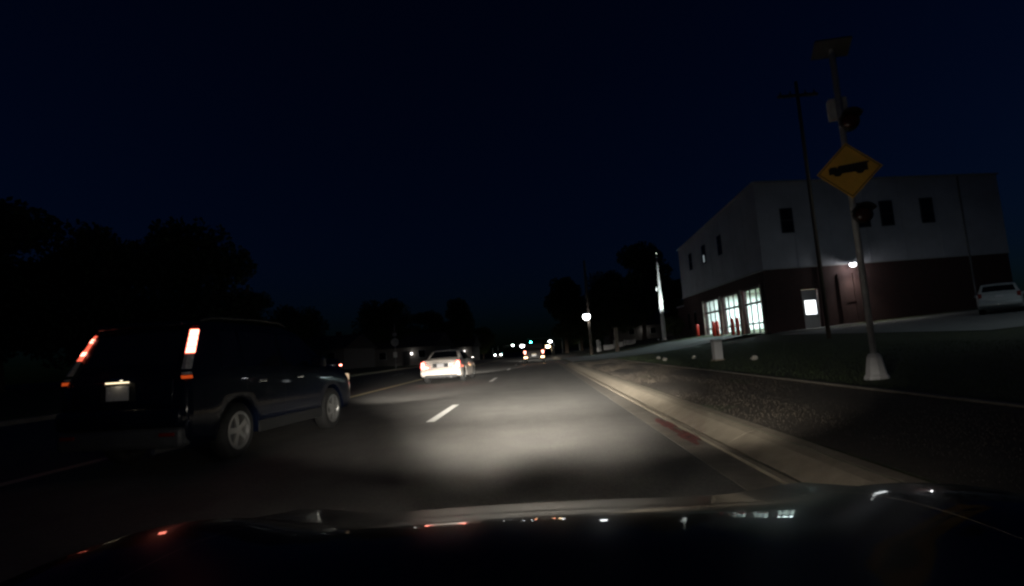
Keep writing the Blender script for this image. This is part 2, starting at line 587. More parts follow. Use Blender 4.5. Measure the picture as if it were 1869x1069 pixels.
for s in (-1, 1):
    for pw, pit, ang, wx in ((6500, 3.9, 9.6, 3.7), (6500, 4.2, 11.6, 3.2), (3400, 4.6, 14.0, 2.7), (700, 5.2, 17.5, 2.3)):
        lamp('beam', 'SPOT', (s * 0.62, 2.3, 0.56), pw, WARM, ego, rot=(R(90 - pit - (0.25 if s < 0 else -0.45)), 0, R(s * 1.5 + 1.4)), spot_size=R(ang), spot_blend=1.0, shadow_soft_size=0.08, scale=(wx, 1, 1))
    lamp('beam_far', 'SPOT', (s * 0.62, 2.3, 0.56), 42000, WARM, ego, rot=(R(90 - 2.1), 0, R(s * 1.0 + 1.8)), spot_size=R(5.8), spot_blend=1.0, shadow_soft_size=0.05, scale=(7.5, 1, 1))
    lamp('beam_wide', 'SPOT', (s * 0.62, 2.3, 0.56), 2100, WARM, ego, rot=(R(90 - 2.6), 0, R(-s * 4)), spot_size=R(16), spot_blend=1.0, shadow_soft_size=0.05, scale=(5.2, 1, 1))
    lamp('beam_spill', 'SPOT', (s * 0.62, 2.3, 0.56), 60, WARM, ego, rot=(R(92), 0, R(-s * 4)), spot_size=R(150), spot_blend=1.0, shadow_soft_size=0.05)

# ------------------------------------------------------------------ vehicles
def lerpk(keys, y):
    if y <= keys[0][0]:
        return list(keys[0][1:])
    for a, b in zip(keys, keys[1:]):
        if y <= b[0]:
            t = (y - a[0]) / (b[0] - a[0])
            return [p + (q - p) * t for p, q in zip(a[1:], b[1:])]
    return list(keys[-1][1:])

class Hull:
    """lofted car shell; keys rows: y, sill z, half width, belt z, belt half width, top z, top half width"""
    def __init__(s, keys, wheels, rw, smooth=2):
        s.keys, s.wheels, s.rw = keys, wheels, rw
        L_ = keys[-1][0]
        n = int(L_ / 0.055)
        ys = [L_ * i / n for i in range(n + 1)]
        for k in keys:
            if k[0] < 0.5:
                ys.append(k[0])
        s.ys = sorted(set(round(y, 4) for y in ys))
        rows = [lerpk(keys, y) for y in s.ys]
        for _ in range(smooth):
            new = [rows[0]]
            for i in range(1, len(rows) - 1):
                if s.ys[i] < 0.12:
                    new.append(rows[i]); continue
                new.append([(a + 2 * b + c) / 4 for a, b, c in zip(rows[i - 1], rows[i], rows[i + 1])])
            new.append(rows[-1])
            rows = new
        s.rows = rows
    def row(s, y):
        if y <= s.ys[0]:
            return s.rows[0]
        for i in range(len(s.ys) - 1):
            if y <= s.ys[i + 1]:
                t = (y - s.ys[i]) / (s.ys[i + 1] - s.ys[i])
                return [p + (q - p) * t for p, q in zip(s.rows[i], s.rows[i + 1])]
        return s.rows[-1]
    def section(s, y):
        zs, w, zb, wb, zt, wt = s.row(y)
        zl = zs
        for yw in s.wheels:
            d = abs(y - yw)
            if d < s.rw:
                zl = max(zl, 0.33 + math.sqrt(s.rw ** 2 - d ** 2))
        zl = min(zl, zb - 0.05)
        h = zb - zs
        P = [(0, zl), (w - 0.22, zl), (w - 0.03, max(zl, zs + 0.0)), (w - 0.005, max(zl + 0.01, zs + 0.10 * h)), (w, max(zl + 0.02, zs + 0.42 * h)),
             (w, max(zl + 0.03, zs + 0.70 * h)), (w - 0.35 * (w - wb), zs + 0.88 * h), (wb, zb)]
        P += [(wb + (wt - wb) * t, zb + (zt - zb) * t * 0.94) for t in (0.33, 0.66, 1.0)]
        P += [(wt - 0.05, zb + (zt - zb) * 0.985), (wt - 0.13, zt), (wt * 0.45, zt + 0.018), (0, zt + 0.024)]
        return P
    def shell(s):
        bm = bmesh.new()
        rings = []
        for y in s.ys:
            P = s.section(y)
            ring = [bm.verts.new((x, y, z)) for x, z in P] + [bm.verts.new((-x, y, z)) for x, z in P[-2:0:-1]]
            rings.append(ring)
        n = len(rings[0])
        for a, b in zip(rings, rings[1:]):
            for k in range(n):
                bm.faces.new((a[k], a[(k + 1) % n], b[(k + 1) % n], b[k]))
        bm.faces.new(rings[0]); bm.faces.new(rings[-1])
        bmesh.ops.remove_doubles(bm, verts=bm.verts, dist=1e-5)
        return bm
    def side_pane(s, y0, y1, side, lo=0.10, hi=0.86, skew0=0.0, skew1=0.0, off=0.006):
        """skew: how far the upper corner leans along y at each end"""
        bm = bmesh.new()
        nu, nv = 10, 4
        g = []
        for j in range(nv + 1):
            t = lo + (hi - lo) * j / nv
            rowv = []
            for i in range(nu + 1):
                u = i / nu
                y = (y0 + skew0 * t) + ((y1 + skew1 * t) - (y0 + skew0 * t)) * u
                zs, w, zb, wb, zt, wt = s.row(y)
                rowv.append(bm.verts.new((side * (wb + (wt - wb) * t + off), y, zb + (zt - zb) * t * 0.94)))
            g.append(rowv)
        for j in range(nv):
            for i in range(nu):
                bm.faces.new((g[j][i], g[j][i + 1], g[j + 1][i + 1], g[j + 1][i]))
        return bm
    def top_pane(s, y0, y1, inset=0.16, off=0.006, rear=1):
        bm = bmesh.new()
        nu, nv = 8, 6
        g = []
        for j in range(nv + 1):
            y = y0 + (y1 - y0) * j / nv
            zs, w, zb, wb, zt, wt = s.row(y)
            zs2 = s.row(y + 0.02)[4]
            sl = (zs2 - zt) / 0.02
            nrm = Vector((0, -sl, 1)).normalized()
            rowv = []
            for i in range(nu + 1):
                a = -1 + 2 * i / nu
                hw = wt - inset
                z = zt + 0.024 * (1 - abs(a) ** 1.5 * 0.6)
                rowv.append(bm.verts.new(Vector((a * hw, y, z)) + nrm * off))
            g.append(rowv)
        for j in range(nv):
            for i in range(nu):
                bm.faces.new((g[j][i], g[j][i + 1], g[j + 1][i + 1], g[j + 1][i]))
        return bm

def wheel(parent, x, y, side, r=0.335, w=0.22, spokes=5, rim_r=0.225, rim_m='rim', spin=0.3):
    """one wheel: a tyre with a spoked rim; side = outward direction"""
    t = L([(rim_r, -w / 2), (r - 0.03, -w / 2), (r, -w / 2 + 0.03), (r, w / 2 - 0.03), (r - 0.03, w / 2), (rim_r, w / 2), (rim_r - 0.04, 0.0), (rim_r, -w / 2)], 'x', 32, cap=False)
    o = obj('wheel', t, 'rubber', parent, True, (x, y, r))
    bm = bmesh.new()
    lathe(bm, [(rim_r + 0.004, side * (w / 2 + 0.004)), (rim_r - 0.03, side * (w / 2 + 0.006)), (rim_r - 0.045, side * (w / 2 - 0.03)), (rim_r - 0.05, side * (w / 2 - 0.12))], 'x', 32, cap=False)
    bm2 = bmesh.new()
    lathe(bm2, [(0.0, side * (w / 2 - 0.005)), (0.05, side * (w / 2 - 0.005)), (0.06, side * (w / 2 - 0.03))], 'x', 16)
    for k in range(spokes):
        a = spin + 2 * math.pi * k / spokes
        ca, sa = math.cos(a), math.sin(a)
        def pt(rr, tt, xx):
            return bm2.verts.new((xx, ca * rr - sa * tt, sa * rr + ca * tt))
        xo, xi = side * (w / 2 - 0.008), side * (w / 2 - 0.04)
        q = [pt(0.04, -0.028, xo), pt(0.04, 0.028, xo), pt(rim_r - 0.02, 0.038, xo), pt(rim_r - 0.02, -0.038, xo)]
        q2 = [pt(0.04, -0.028, xi), pt(0.04, 0.028, xi), pt(rim_r - 0.02, 0.038, xi), pt(rim_r - 0.02, -0.038, xi)]
        bm2.faces.new(q); bm2.faces.new(q2)
        for i in range(4):
            bm2.faces.new((q[i], q[(i + 1) % 4], q2[(i + 1) % 4], q2[i]))
    me = bpy.data.meshes.new('tmp'); bm2.to_mesh(me); bm2.free(); bm.from_mesh(me); bpy.data.meshes.remove(me)
    obj('rim', bm, rim_m, o)
    obj('brake_disc', L([(0.0, side * (w / 2 - 0.10)), (0.15, side * (w / 2 - 0.10)), (0.15, side * (w / 2 - 0.12))], 'x', 20), 'grey_plastic', o)
    return o

def seams(parent, hull, ys, m='black_plastic'):
    for y, z0 in ys:
        for s in (-1, 1):
            zs, w, zb, wb, zt, wt = hull.row(y)
            bm = bmesh.new()
            h = zb - zs
            pts = [(w + 0.001, zs + 0.12 * h), (w + 0.003, zs + 0.42 * h), (w + 0.003, zs + 0.70 * h), (w - 0.35 * (w - wb) + 0.003, zs + 0.88 * h), (wb + 0.003, zb)]
            a = [bm.verts.new((s * px, y - 0.004, pz)) for px, pz in pts if pz > z0]
            b = [bm.verts.new((s * px, y + 0.004, pz)) for px, pz in pts if pz > z0]
            for i in range(len(a) - 1):
                bm.faces.new((a[i], a[i + 1], b[i + 1], b[i]))
            obj('door_seam', bm, m, parent)

# ---- dark blue SUV alongside on the left
def build_suv():
    t = thing('suv', 'dark blue SUV with tall lit tail lamps close on the left', 'suv', (-4.97, 6.12, 0.0), R(-6))
    keys = [  # y, sill, w, belt, belt w, top, top w
        (0.00, 0.42, 0.80, 0.74, 0.78, 0.78, 0.76),
        (0.03, 0.38, 0.87, 0.95, 0.84, 1.02, 0.80),
        (0.10, 0.33, 0.895, 1.04, 0.87, 1.12, 0.80),
        (0.30, 0.30, 0.905, 1.06, 0.885, 1.60, 0.70),
        (0.42, 0.28, 0.91, 1.06, 0.885, 1.66, 0.70),
        (1.00, 0.26, 0.91, 1.05, 0.885, 1.69, 0.71),
        (2.10, 0.26, 0.91, 1.02, 0.885, 1.68, 0.70),
        (2.75, 0.26, 0.91, 1.00, 0.88, 1.60, 0.68),
        (3.55, 0.28, 0.91, 1.01, 0.86, 1.07, 0.80),
        (4.20, 0.30, 0.89, 0.93, 0.82, 0.97, 0.76),
        (4.48, 0.34, 0.82, 0.80, 0.74, 0.83, 0.68),
        (4.56, 0.42, 0.70, 0.66, 0.62, 0.68, 0.58)]
    t.scale = (0.975, 0.97, 1.07)
    H = Hull(keys, (0.92, 3.54), 0.39)
    obj('body', H.shell(), 'paint_navy', t, True)
    for s in (-1, 1):
        obj('side_window', H.side_pane(0.62, 1.02, s, skew0=0.12, skew1=0.06), 'dark_glass', t)
        obj('side_window', H.side_pane(1.12, 1.95, s, skew1=-0.02), 'dark_glass', t)
        obj('side_window', H.side_pane(2.05, 3.20, s, skew1=-0.55), 'dark_glass', t)
        for y in (0.92, 3.54):
            wheel(t, s * 0.80, y, s, spokes=5, spin=0.6 if y < 2 else 0.1)
        # lower cladding and mirror
        obj('sill_cladding', B(min(s * 0.90, s * 0.925), max(s * 0.90, s * 0.925), 1.34, 3.12, 0.25, 0.40, 0.01), 'black_plastic', t)
        mi = obj('door_mirror', B(min(s * 0.90, s * 1.10), max(s * 0.90, s * 1.10), 2.82, 2.98, 1.03, 1.20, 0.03), 'paint_navy', t, True)
        obj('mirror_glass', B(min(s * 0.93, s * 1.08), max(s * 0.93, s * 1.08), 2.814, 2.819, 1.06, 1.18), 'chrome', mi)
        obj('roof_rail', T([(s * 0.62, 0.55, 1.69), (s * 0.63, 0.75, 1.735), (s * 0.63, 1.6, 1.745), (s * 0.62, 2.3, 1.73), (s * 0.61, 2.5, 1.68)], 0.018, 8), 'black_plastic', t, True)
        for y in (1.32, 2.32):
            obj('door_handle', B(min(s * 0.905, s * 0.94), max(s * 0.905, s * 0.94), y, y + 0.2, 0.90, 0.935, 0.008), 'chrome', t)
        # tall lamp column on the rear pillar
        def col(z0, z1, m, nm, par, thick=0.035, wd=0.07 if s > 0 else 0.05, ins=0.0):
            bm = bmesh.new()
            n = 8
            rows_ = []
            for i in range(n + 1):
                z = z0 + (z1 - z0) * i / n
                k = (z - 0.98) / (1.62 - 0.98)
                y = 0.055 + 0.29 * max(0, (z - 1.1) / 0.5)
                xo = 0.89 - 0.165 * max(0, k)
                xi = xo - wd + 0.015 * k
                if ins:
                    xo += 0.005
                    xi += ins
                rows_.append([bm.verts.new((s * xi, y - thick, z)), bm.verts.new((s * (xo - 0.02), y - thick, z)), bm.verts.new((s * (xo + 0.012), y + 0.0, z)), bm.verts.new((s * (xo + 0.012), y + 0.04, z)), bm.verts.new((s * xi, y + 0.06, z))])
            for a, b in zip(rows_, rows_[1:]):
                for i in range(5):
                    bm.faces.new((a[i], a[(i + 1) % 5], b[(i + 1) % 5], b[i]))
            bm.faces.new(rows_[0]); bm.faces.new(rows_[-1])
            return obj(nm, bm, m, par)
        tl = col(1.585, 1.62, 'lamp_red_off', 'tail_lamp', t)
        col(1.29, 1.58, 'brake_side', 'brake_lens', tl)
        if s > 0:
            for za, zb_ in ((1.30, 1.365), (1.372, 1.43), (1.437, 1.495), (1.502, 1.57)):
                col(za, zb_, 'brake_lit', 'bulb', tl, 0.04, 0.07, 0.012)
        else:
            for z in (1.37, 1.52):
                col(z - 0.025, z + 0.025, 'brake_lit', 'bulb', tl, 0.039)
        col(1.12, 1.285, 'lamp_clear', 'reversing_lens', tl)
        col(1.06, 1.085, 'lamp_clear', 'reversing_lens', tl)
        col(1.015, 1.05, 'amber_glow', 'indicator_lens', tl, 0.05)
    obj('rear_window', H.top_pane(0.125, 0.285, 0.12), 'dark_glass', t)
    obj('windshield', H.top_pane(2.8, 3.5, 0.14), 'dark_glass', t)
    tg = obj('tailgate', B(-0.70, 0.70, -0.004, 0.06, 0.74, 1.02, 0.02), 'paint_navy', t, True)
    obj('plate_recess', B(-0.28, 0.20, -0.012, 0.0, 0.80, 1.0, 0.004), 'black_plastic', tg)
    obj('plate_light', B(-0.20, 0.12, -0.03, -0.014, 1.005, 1.02, 0.003), 'plate_lamp', tg)
    lamp('plate_glow', 'POINT', (-0.02, -0.06, 1.005), 0.08, (1, 0.85, 0.6), tg, shadow_soft_size=0.02)
    obj('license_plate', B(-0.195, 0.115, -0.024, -0.014, 0.815, 0.975, 0.004), 'plate', t)
    obj('tailgate_handle', B(-0.14, 0.06, -0.03, 0.0, 1.03, 1.06, 0.008), 'chrome', tg)
    obj('rear_bumper', B(-0.86, 0.86, -0.08, 0.12, 0.50, 0.72, 0.06), 'paint_navy', t, True)
    obj('bumper_cladding', B(-0.85, 0.85, -0.06, 0.14, 0.28, 0.50, 0.05), 'grey_plastic', t, True)
    for s in (-1, 1):
        obj('reflector', B(s * 0.68 - 0.10, s * 0.68 + 0.10, -0.075, -0.05, 0.41, 0.45, 0.005), 'lamp_red_off', t)
    obj('exhaust_pipe', T([(0.5, -0.06, 0.25), (0.5, 0.4, 0.25)], 0.03, 12), 'steel', t)
    obj('spoiler', B(-0.62, 0.62, 0.22, 0.46, 1.63, 1.68, 0.02), 'paint_navy', t, True)
    seams(t, H, [(1.10, 0.7), (2.02, 0.3), (3.06, 0.3)])
    for s in (-1, 1):
        hl = obj('headlamp', B(s * 0.66 - 0.14, s * 0.66 + 0.14, 4.36, 4.47, 0.74, 0.88, 0.03), 'head_side', t)
    lamp('beam', 'SPOT', (0, 4.75, 0.7), 5000, WARM, t, rot=(R(86), 0, 0), spot_size=R(15), spot_blend=0.8, shadow_soft_size=0.1, scale=(3.4, 1, 1))
    return t
build_suv()

# ---- saloon builder (also for far and parked cars)
SEDAN = [
    (0.00, 0.40, 0.78, 0.90, 0.74, 0.94, 0.70),
    (0.03, 0.34, 0.86, 0.94, 0.82, 0.99, 0.76),
    (0.10, 0.30, 0.89, 0.95, 0.85, 1.01, 0.78),
    (0.75, 0.24, 0.91, 0.95, 0.86, 1.02, 0.78),
    (1.35, 0.22, 0.92, 0.94, 0.87, 1.39, 0.62),
    (1.90, 0.20, 0.92, 0.93, 0.88, 1.44, 0.62),
    (2.60, 0.20, 0.92, 0.92, 0.88, 1.43, 0.62),
    (3.45, 0.22, 0.92, 0.92, 0.86, 0.99, 0.76),
    (4.30, 0.24, 0.90, 0.84, 0.82, 0.88, 0.76),
    (4.75, 0.30, 0.80, 0.70, 0.72, 0.73, 0.66),
    (4.85, 0.38, 0.66, 0.58, 0.58, 0.60, 0.54)]

def build_sedan(label, paint, loc, rz, tail='tail_lit', head='head_far', group=None, beam=0.0, cat='car', amber=False):
    t = thing('sedan', label, cat, loc, rz, group)
    H = Hull(SEDAN, (1.0, 3.85), 0.37)
    obj('body', H.shell(), paint, t, True)
    for s in (-1, 1):
        obj('side_window', H.side_pane(1.02, 1.95, s, skew0=0.32, skew1=-0.02), 'dark_glass', t)
        obj('side_window', H.side_pane(2.05, 3.10, s, skew1=-0.42), 'dark_glass', t)
        for y in (1.0, 3.85):
            wheel(t, s * 0.81, y, s, r=0.32, rim_r=0.2, spokes=7)
        mi = obj('door_mirror', B(min(s * 0.88, s * 1.06), max(s * 0.88, s * 1.06), 2.85, 2.97, 0.95, 1.07, 0.03), paint, t, True)
        obj('mirror_glass', B(min(s * 0.91, s * 1.04), max(s * 0.91, s * 1.04), 2.844, 2.849, 0.97, 1.05), 'chrome', mi)
        for y in (1.75, 2.75):
            obj('door_handle', B(min(s * 0.90, s * 0.945), max(s * 0.90, s * 0.945), y, y + 0.18, 0.80, 0.83, 0.006), 'chrome', t)
        pts = [(0.50, 0.64), (0.84, 0.62), (0.875, 0.70), (0.85, 0.93), (0.70, 0.95), (0.66, 0.76), (0.50, 0.74)]
        tl = obj('tail_lamp', prism([(s * a, b) for a, b in pts], -0.035, 0.12, 'xz'), tail, t)
        if tail == 'tail_lit':
            tl.data.materials[0] = M['tail_rim']
            core = [(0.53, 0.66), (0.82, 0.645), (0.845, 0.70), (0.825, 0.905), (0.725, 0.92), (0.69, 0.735), (0.53, 0.72)]
            obj('bulb', prism([(s * a, b) for a, b in core], -0.045, -0.036, 'xz'), 'tail_lit', tl)
        hl = obj('headlamp', prism([(s * a, b) for a, b in [(0.42, 0.60), (0.72, 0.60), (0.80, 0.72), (0.45, 0.70)]], 4.55, 4.84, 'xz'), head, t)
    obj('side_marker', B(0.90, 0.925, 0.28, 0.40, 0.66, 0.70, 0.004), 'tail_lit_soft' if tail == 'tail_lit' else 'lamp_red_off', t)
    obj('rear_window', H.top_pane(0.80, 1.30, 0.12), 'dark_glass', t)
    obj('windshield', H.top_pane(2.72, 3.40, 0.12), 'dark_glass', t)
    tk = obj('trunk_lid', B(-0.64, 0.64, -0.016, 0.05, 0.64, 0.93, 0.02), paint, t, True)
    obj('chrome_strip', B(-0.48, 0.48, -0.03, -0.014, 0.885, 0.915, 0.004), 'chrome', tk)
    obj('plate_recess', B(-0.34, 0.34, -0.022, -0.012, 0.68, 0.86, 0.003), 'grey_plastic', tk)
    obj('license_plate', B(-0.155, 0.155, -0.032, -0.022, 0.69, 0.84, 0.003), 'plate', t)
    obj('rear_bumper', B(-0.87, 0.87, -0.10, 0.16, 0.36, 0.62, 0.06), paint, t, True)
    obj('underbody', B(-0.70, 0.70, -0.02, 0.4, 0.24, 0.36, 0.03), 'black_plastic', t)
    obj('exhaust_pipe', T([(0.45, -0.06, 0.26), (0.45, 0.5, 0.26)], 0.04, 12), 'grey_plastic', t)
    seams(t, H, [(1.42, 0.62), (2.0, 0.3), (3.16, 0.3)])
    if beam:
        lamp('beam', 'SPOT', (0, 5.0, 0.62), beam, WARM, t, rot=(R(86.5), 0, 0), spot_size=R(12), spot_blend=0.8, shadow_soft_size=0.1, scale=(3.4, 1, 1))
    return t
build_sedan('pale beige sedan with glowing tail lamps ahead in the left lane', 'paint_beige', (-4.25, 22.9, 0), R(-1), beam=9000)

# ---- pickup ahead in our lane, and an oncoming one
def build_pickup(label, paint, loc, rz, rear=True, beam=0.0, head='head_far'):
    t = thing('pickup_truck', label, 'truck', loc, rz)
    keys = [
        (0.00, 0.55, 0.90, 1.10, 0.90, 1.14, 0.88),
        (0.05, 0.50, 0.97, 1.16, 0.96, 1.20, 0.94),
        (1.90, 0.42, 0.98, 1.18, 0.97, 1.22, 0.94),
        (1.98, 0.40, 0.98, 1.18, 0.96, 1.80, 0.72),
        (2.20, 0.40, 0.98, 1.18, 0.96, 1.86, 0.72),
        (3.50, 0.40, 0.98, 1.17, 0.96, 1.85, 0.72),
        (4.20, 0.42, 0.98, 1.16, 0.94, 1.24, 0.84),
        (5.20, 0.46, 0.96, 1.10, 0.90, 1.14, 0.84),
        (5.40, 0.52, 0.86, 0.98, 0.80, 1.00, 0.76)]
    H = Hull(keys, (1.1, 4.5), 0.45, 1)
    obj('body', H.shell(), paint, t, True)
    for s in (-1, 1):
        obj('side_window', H.side_pane(2.25, 2.95, s), 'dark_glass', t)
        obj('side_window', H.side_pane(3.03, 3.95, s, skew1=-0.42), 'dark_glass', t)
        for y in (1.1, 4.5):
            wheel(t, s * 0.84, y, s, r=0.38, rim_r=0.24, spokes=6, w=0.26)
        mi = obj('door_mirror', B(min(s * 0.96, s * 1.2), max(s * 0.96, s * 1.2), 3.55, 3.68, 1.2, 1.42, 0.03), paint, t, True)
        obj('tail_lamp', prism([(s * 0.70, 1.12), (s * 0.90, 1.14), (s * 0.89, 0.98), (s * 0.82, 0.82), (s * 0.74, 0.96)], -0.03, 0.06, 'xz'), 'tail_lit' if rear else 'lamp_red_off', t)
        obj('indicator_lamp', B(s * 0.76 - 0.14, s * 0.76 + 0.14, -0.14, -0.10, 0.50, 0.60, 0.01), 'amber_lit' if rear else 'lamp_amber_off', t)
        obj('headlamp', B(s * 0.70 - 0.15, s * 0.70 + 0.15, 5.34, 5.46, 0.80, 0.98, 0.03), head, t)
    obj('tailgate', B(-0.72, 0.72, -0.012, 0.03, 0.66, 1.12, 0.015), paint, t)
    obj('license_plate', B(-0.20, 0.20, -0.13, -0.12, 0.64, 0.80, 0.003), 'plate', t)
    obj('third_brake_lamp', B(-0.16, 0.12, 1.95, 1.985, 1.34, 1.42, 0.01), 'tail_lit_soft' if rear else 'lamp_red_off', t)
    obj('rear_bumper', B(-0.96, 0.96, -0.10, 0.10, 0.46, 0.64, 0.03), 'black_plastic', t)
    obj('windshield', H.top_pane(3.6, 4.15, 0.12), 'dark_glass', t)
    obj('front_bumper', B(-0.94, 0.94, 5.30, 5.52, 0.42, 0.62, 0.04), 'chrome', t)
    if rear:
        obj('plate_light', B(-0.2, 0.2, -0.15, -0.135, 0.815, 0.835, 0.003), 'plate_lamp', t)
    if beam:
        lamp('beam', 'SPOT', (0, 5.7, 0.9), beam, WARM, t, rot=(R(86.5), 0, 0), spot_size=R(13), spot_blend=0.8, shadow_soft_size=0.1, scale=(3.4, 1, 1))
    return t
build_pickup('dark pickup truck with red tail lamps far ahead under the green signal', 'paint_maroon', (-0.34, 48.0, 0), 0, beam=16000)
build_pickup('oncoming truck with two white headlights far down the road', 'paint_dark', (-9.2, 128.0, dip(122) ), R(180), rear=False, head='street_far')

# ------------------------------------------------------------------ parked cars
build_sedan('dark car with one red lamp lit, parked before the house beyond the road', 'paint_dark', (-20.6, 52.6, gz(-20.6, 54)), R(28), tail='lamp_red_off', head='lamp_clear')
extra = [o for o in bpy.data.objects if o.name.startswith('sedan')][-1]
obj('lit_lamp', B(0.56, 0.80, -0.06, -0.036, 0.72, 0.84, 0.01), 'tail_lit', extra)

def build_hatch(label, paint, loc, rz):
    t = thing('hatchback', label, 'car', loc, rz)
    keys = [
        (0.00, 0.42, 0.80, 0.82, 0.78, 0.86, 0.74),
        (0.04, 0.36, 0.87, 0.98, 0.84, 1.04, 0.78),
        (0.12, 0.30, 0.90, 1.02, 0.87, 1.10, 0.78),
        (0.36, 0.28, 0.91, 1.02, 0.88, 1.52, 0.68),
        (0.60, 0.26, 0.91, 1.02, 0.88, 1.60, 0.68),
        (2.00, 0.24, 0.91, 1.00, 0.88, 1.62, 0.68),
        (2.50, 0.24, 0.91, 0.98, 0.87, 1.56, 0.66),
        (3.30, 0.26, 0.91, 0.98, 0.86, 1.03, 0.78),
        (4.00, 0.30, 0.88, 0.88, 0.80, 0.91, 0.74),
        (4.25, 0.38, 0.72, 0.68, 0.64, 0.70, 0.60)]
    H = Hull(keys, (0.85, 3.35), 0.38)
    obj('body', H.shell(), paint, t, True)
    for s in (-1, 1):
        obj('side_window', H.side_pane(0.75, 1.75, s, skew0=0.1), 'dark_glass', t)
        obj('side_window', H.side_pane(1.85, 2.95, s, skew1=-0.5), 'dark_glass', t)
        for y in (0.85, 3.35):
            wheel(t, s * 0.80, y, s)
        obj('door_mirror', B(min(s * 0.9, s * 1.08), max(s * 0.9, s * 1.08), 2.6, 2.74, 1.0, 1.14, 0.03), paint, t, True)
        obj('tail_lamp', B(s * 0.76 - 0.08, s * 0.76 + 0.08, 0.0, 0.16, 0.84, 1.10, 0.02), 'lamp_red_off', t)
        obj('headlamp', B(s * 0.6 - 0.12, s * 0.6 + 0.12, 4.08, 4.2, 0.66, 0.78, 0.02), 'lamp_clear', t)
    obj('rear_window', H.top_pane(0.14, 0.34, 0.10), 'dark_glass', t)
    obj('windshield', H.top_pane(2.55, 3.25, 0.10), 'dark_glass', t)
    obj('license_plate', B(-0.16, 0.16, -0.03, -0.01, 0.84, 0.95, 0.003), 'plate', t)
    obj('rear_bumper', B(-0.86, 0.86, -0.09, 0.12, 0.42, 0.66, 0.05), paint, t, True)
    seams(t, H, [(0.98, 0.7), (1.8, 0.3), (2.9, 0.3)])
    return t
build_hatch('silver car parked beside the station at the far right edge', 'paint_silver', (24.3, 28.6, gz(24.3, 28.6) + 0.03), R(-41))

# ------------------------------------------------------------------ fire station
FX, FY = 17.1, 39.4          # near corner
EX, EY = 34.6, 61.0          # far right end, far left end
FZ = 1.28                    # slab level
BZ = 5.98                    # top of the brickwork
fs = thing('fire_station', 'fire station with white upper walls, red brick below and lit engine doors', 'building', (0, 0, 0))
doors = [(40.35, 43.85), (45.05, 48.65), (49.95, 53.85)]
DTOP = 4.90
# brick facade: piers and lintel
bm = bmesh.new()
box(bm, FX, FX + 0.35, 54.15, EY, 0.2, BZ)
box(bm, FX + 0.002, FX + 0.348, FY, 54.15, DTOP + 0.06, BZ)
obj('brick_wall', bm, 'brick', fs)
piers = [(FY + 0.0, 40.3), (43.9, 45.0), (48.7, 49.9), (53.9, 54.15)]
for a, b in piers:
    obj('pier', B(FX + 0.004, FX + 0.34, a, b, 0.2, DTOP + 0.06), 'brick', fs)
for a, b in [(43.98, 44.3), (48.78, 49.1), (53.93, 54.25), (40.02, 40.26)]:
    obj('pilaster', B(FX - 0.12, FX + 0.0, a, b, 0.6, DTOP + 0.1), 'pier', fs)
# near side wall
bm = bmesh.new()
box(bm, FX + 0.35, 19.62, FY, FY + 0.35, 0.2, BZ)
box(bm, 20.78, EX, FY, FY + 0.35, 0.2, BZ)
box(bm, 19.62, 20.78, FY + 0.002, FY + 0.348, 4.34, BZ)
obj('brick_wall', bm, 'brick', fs)
obj('brick_wall', B(EX - 0.35, EX, FY + 0.35, EY, 0.2, BZ), 'brick', fs)
obj('brick_wall', B(FX + 0.35, EX - 0.35, EY - 0.35, EY, 0.2, BZ), 'brick', fs)
# upper storey walls: the tops slope from the near corner
def upper(x0, y0, x1, y1, zt0, zt1, th, nm):
    d = Vector((x1 - x0, y1 - y0, 0)).normalized()
    n = Vector((-d.y, d.x, 0)) * th
    bm = bmesh.new()
    p = [Vector((x0, y0, BZ)), Vector((x1, y1, BZ)), Vector((x1, y1, zt1)), Vector((x0, y0, zt0))]
    a = [bm.verts.new(v) for v in p]
    b = [bm.verts.new(v + n) for v in p]
    bm.faces.new(a); bm.faces.new(b)
    for i in range(4):
        bm.faces.new((a[i], a[(i + 1) % 4], b[(i + 1) % 4], b[i]))
    return obj(nm, bm, 'siding', fs)
ZC, ZR, ZL = 12.75, 12.0, 11.7
upper(FX - 0.05, FY - 0.05, EX + 0.05, FY - 0.05, ZC, ZR, 0.3, 'upper_wall')
upper(FX - 0.05, EY, FX - 0.05, FY + 0.255, ZL, ZC, 0.3, 'upper_wall')
upper(EX + 0.05, FY + 0.255, EX + 0.05, EY, ZR, ZR - 0.6, 0.3, 'upper_wall')
upper(EX - 0.25, EY, FX + 0.255, EY, ZR - 0.6, ZL, 0.3, 'upper_wall')
rf = bmesh.new()
q = [rf.verts.new(p) for p in ((FX + 0.2, FY + 0.2, ZC - 0.4), (EX - 0.2, FY + 0.2, ZR - 0.4), (EX - 0.2, EY - 0.2, ZR - 1.0), (FX + 0.2, EY - 0.2, ZL - 0.4))]
rf.faces.new(q)
obj('roof', rf, 'roof_metal', fs)
obj('coping', B(FX - 0.16, FX - 0.053, FY - 0.16, EY, BZ - 0.06, BZ + 0.08), 'trim', fs)
obj('coping', B(FX - 0.053, EX + 0.05, FY - 0.10, FY - 0.053, BZ - 0.03, BZ + 0.05), 'trim', fs)
# vertical battens on the siding
for x in [FX + 2.6 * i for i in range(1, 7)]:
    zt = ZC + (ZR - ZC) * (x - FX) / (EX - FX)
    obj('panel_joint', B(x - 0.03, x + 0.03, FY - 0.075, FY - 0.052, BZ + 0.06, zt - 0.02), 'siding', fs)
for y in [FY + 2.7 * i for i in range(1, 8)]:
    zt = ZC + (ZL - ZC) * (y - FY) / (EY - FY)
    obj('panel_joint', B(FX - 0.075, FX - 0.052, y - 0.03, y + 0.03, BZ + 0.09, zt - 0.02), 'siding', fs)
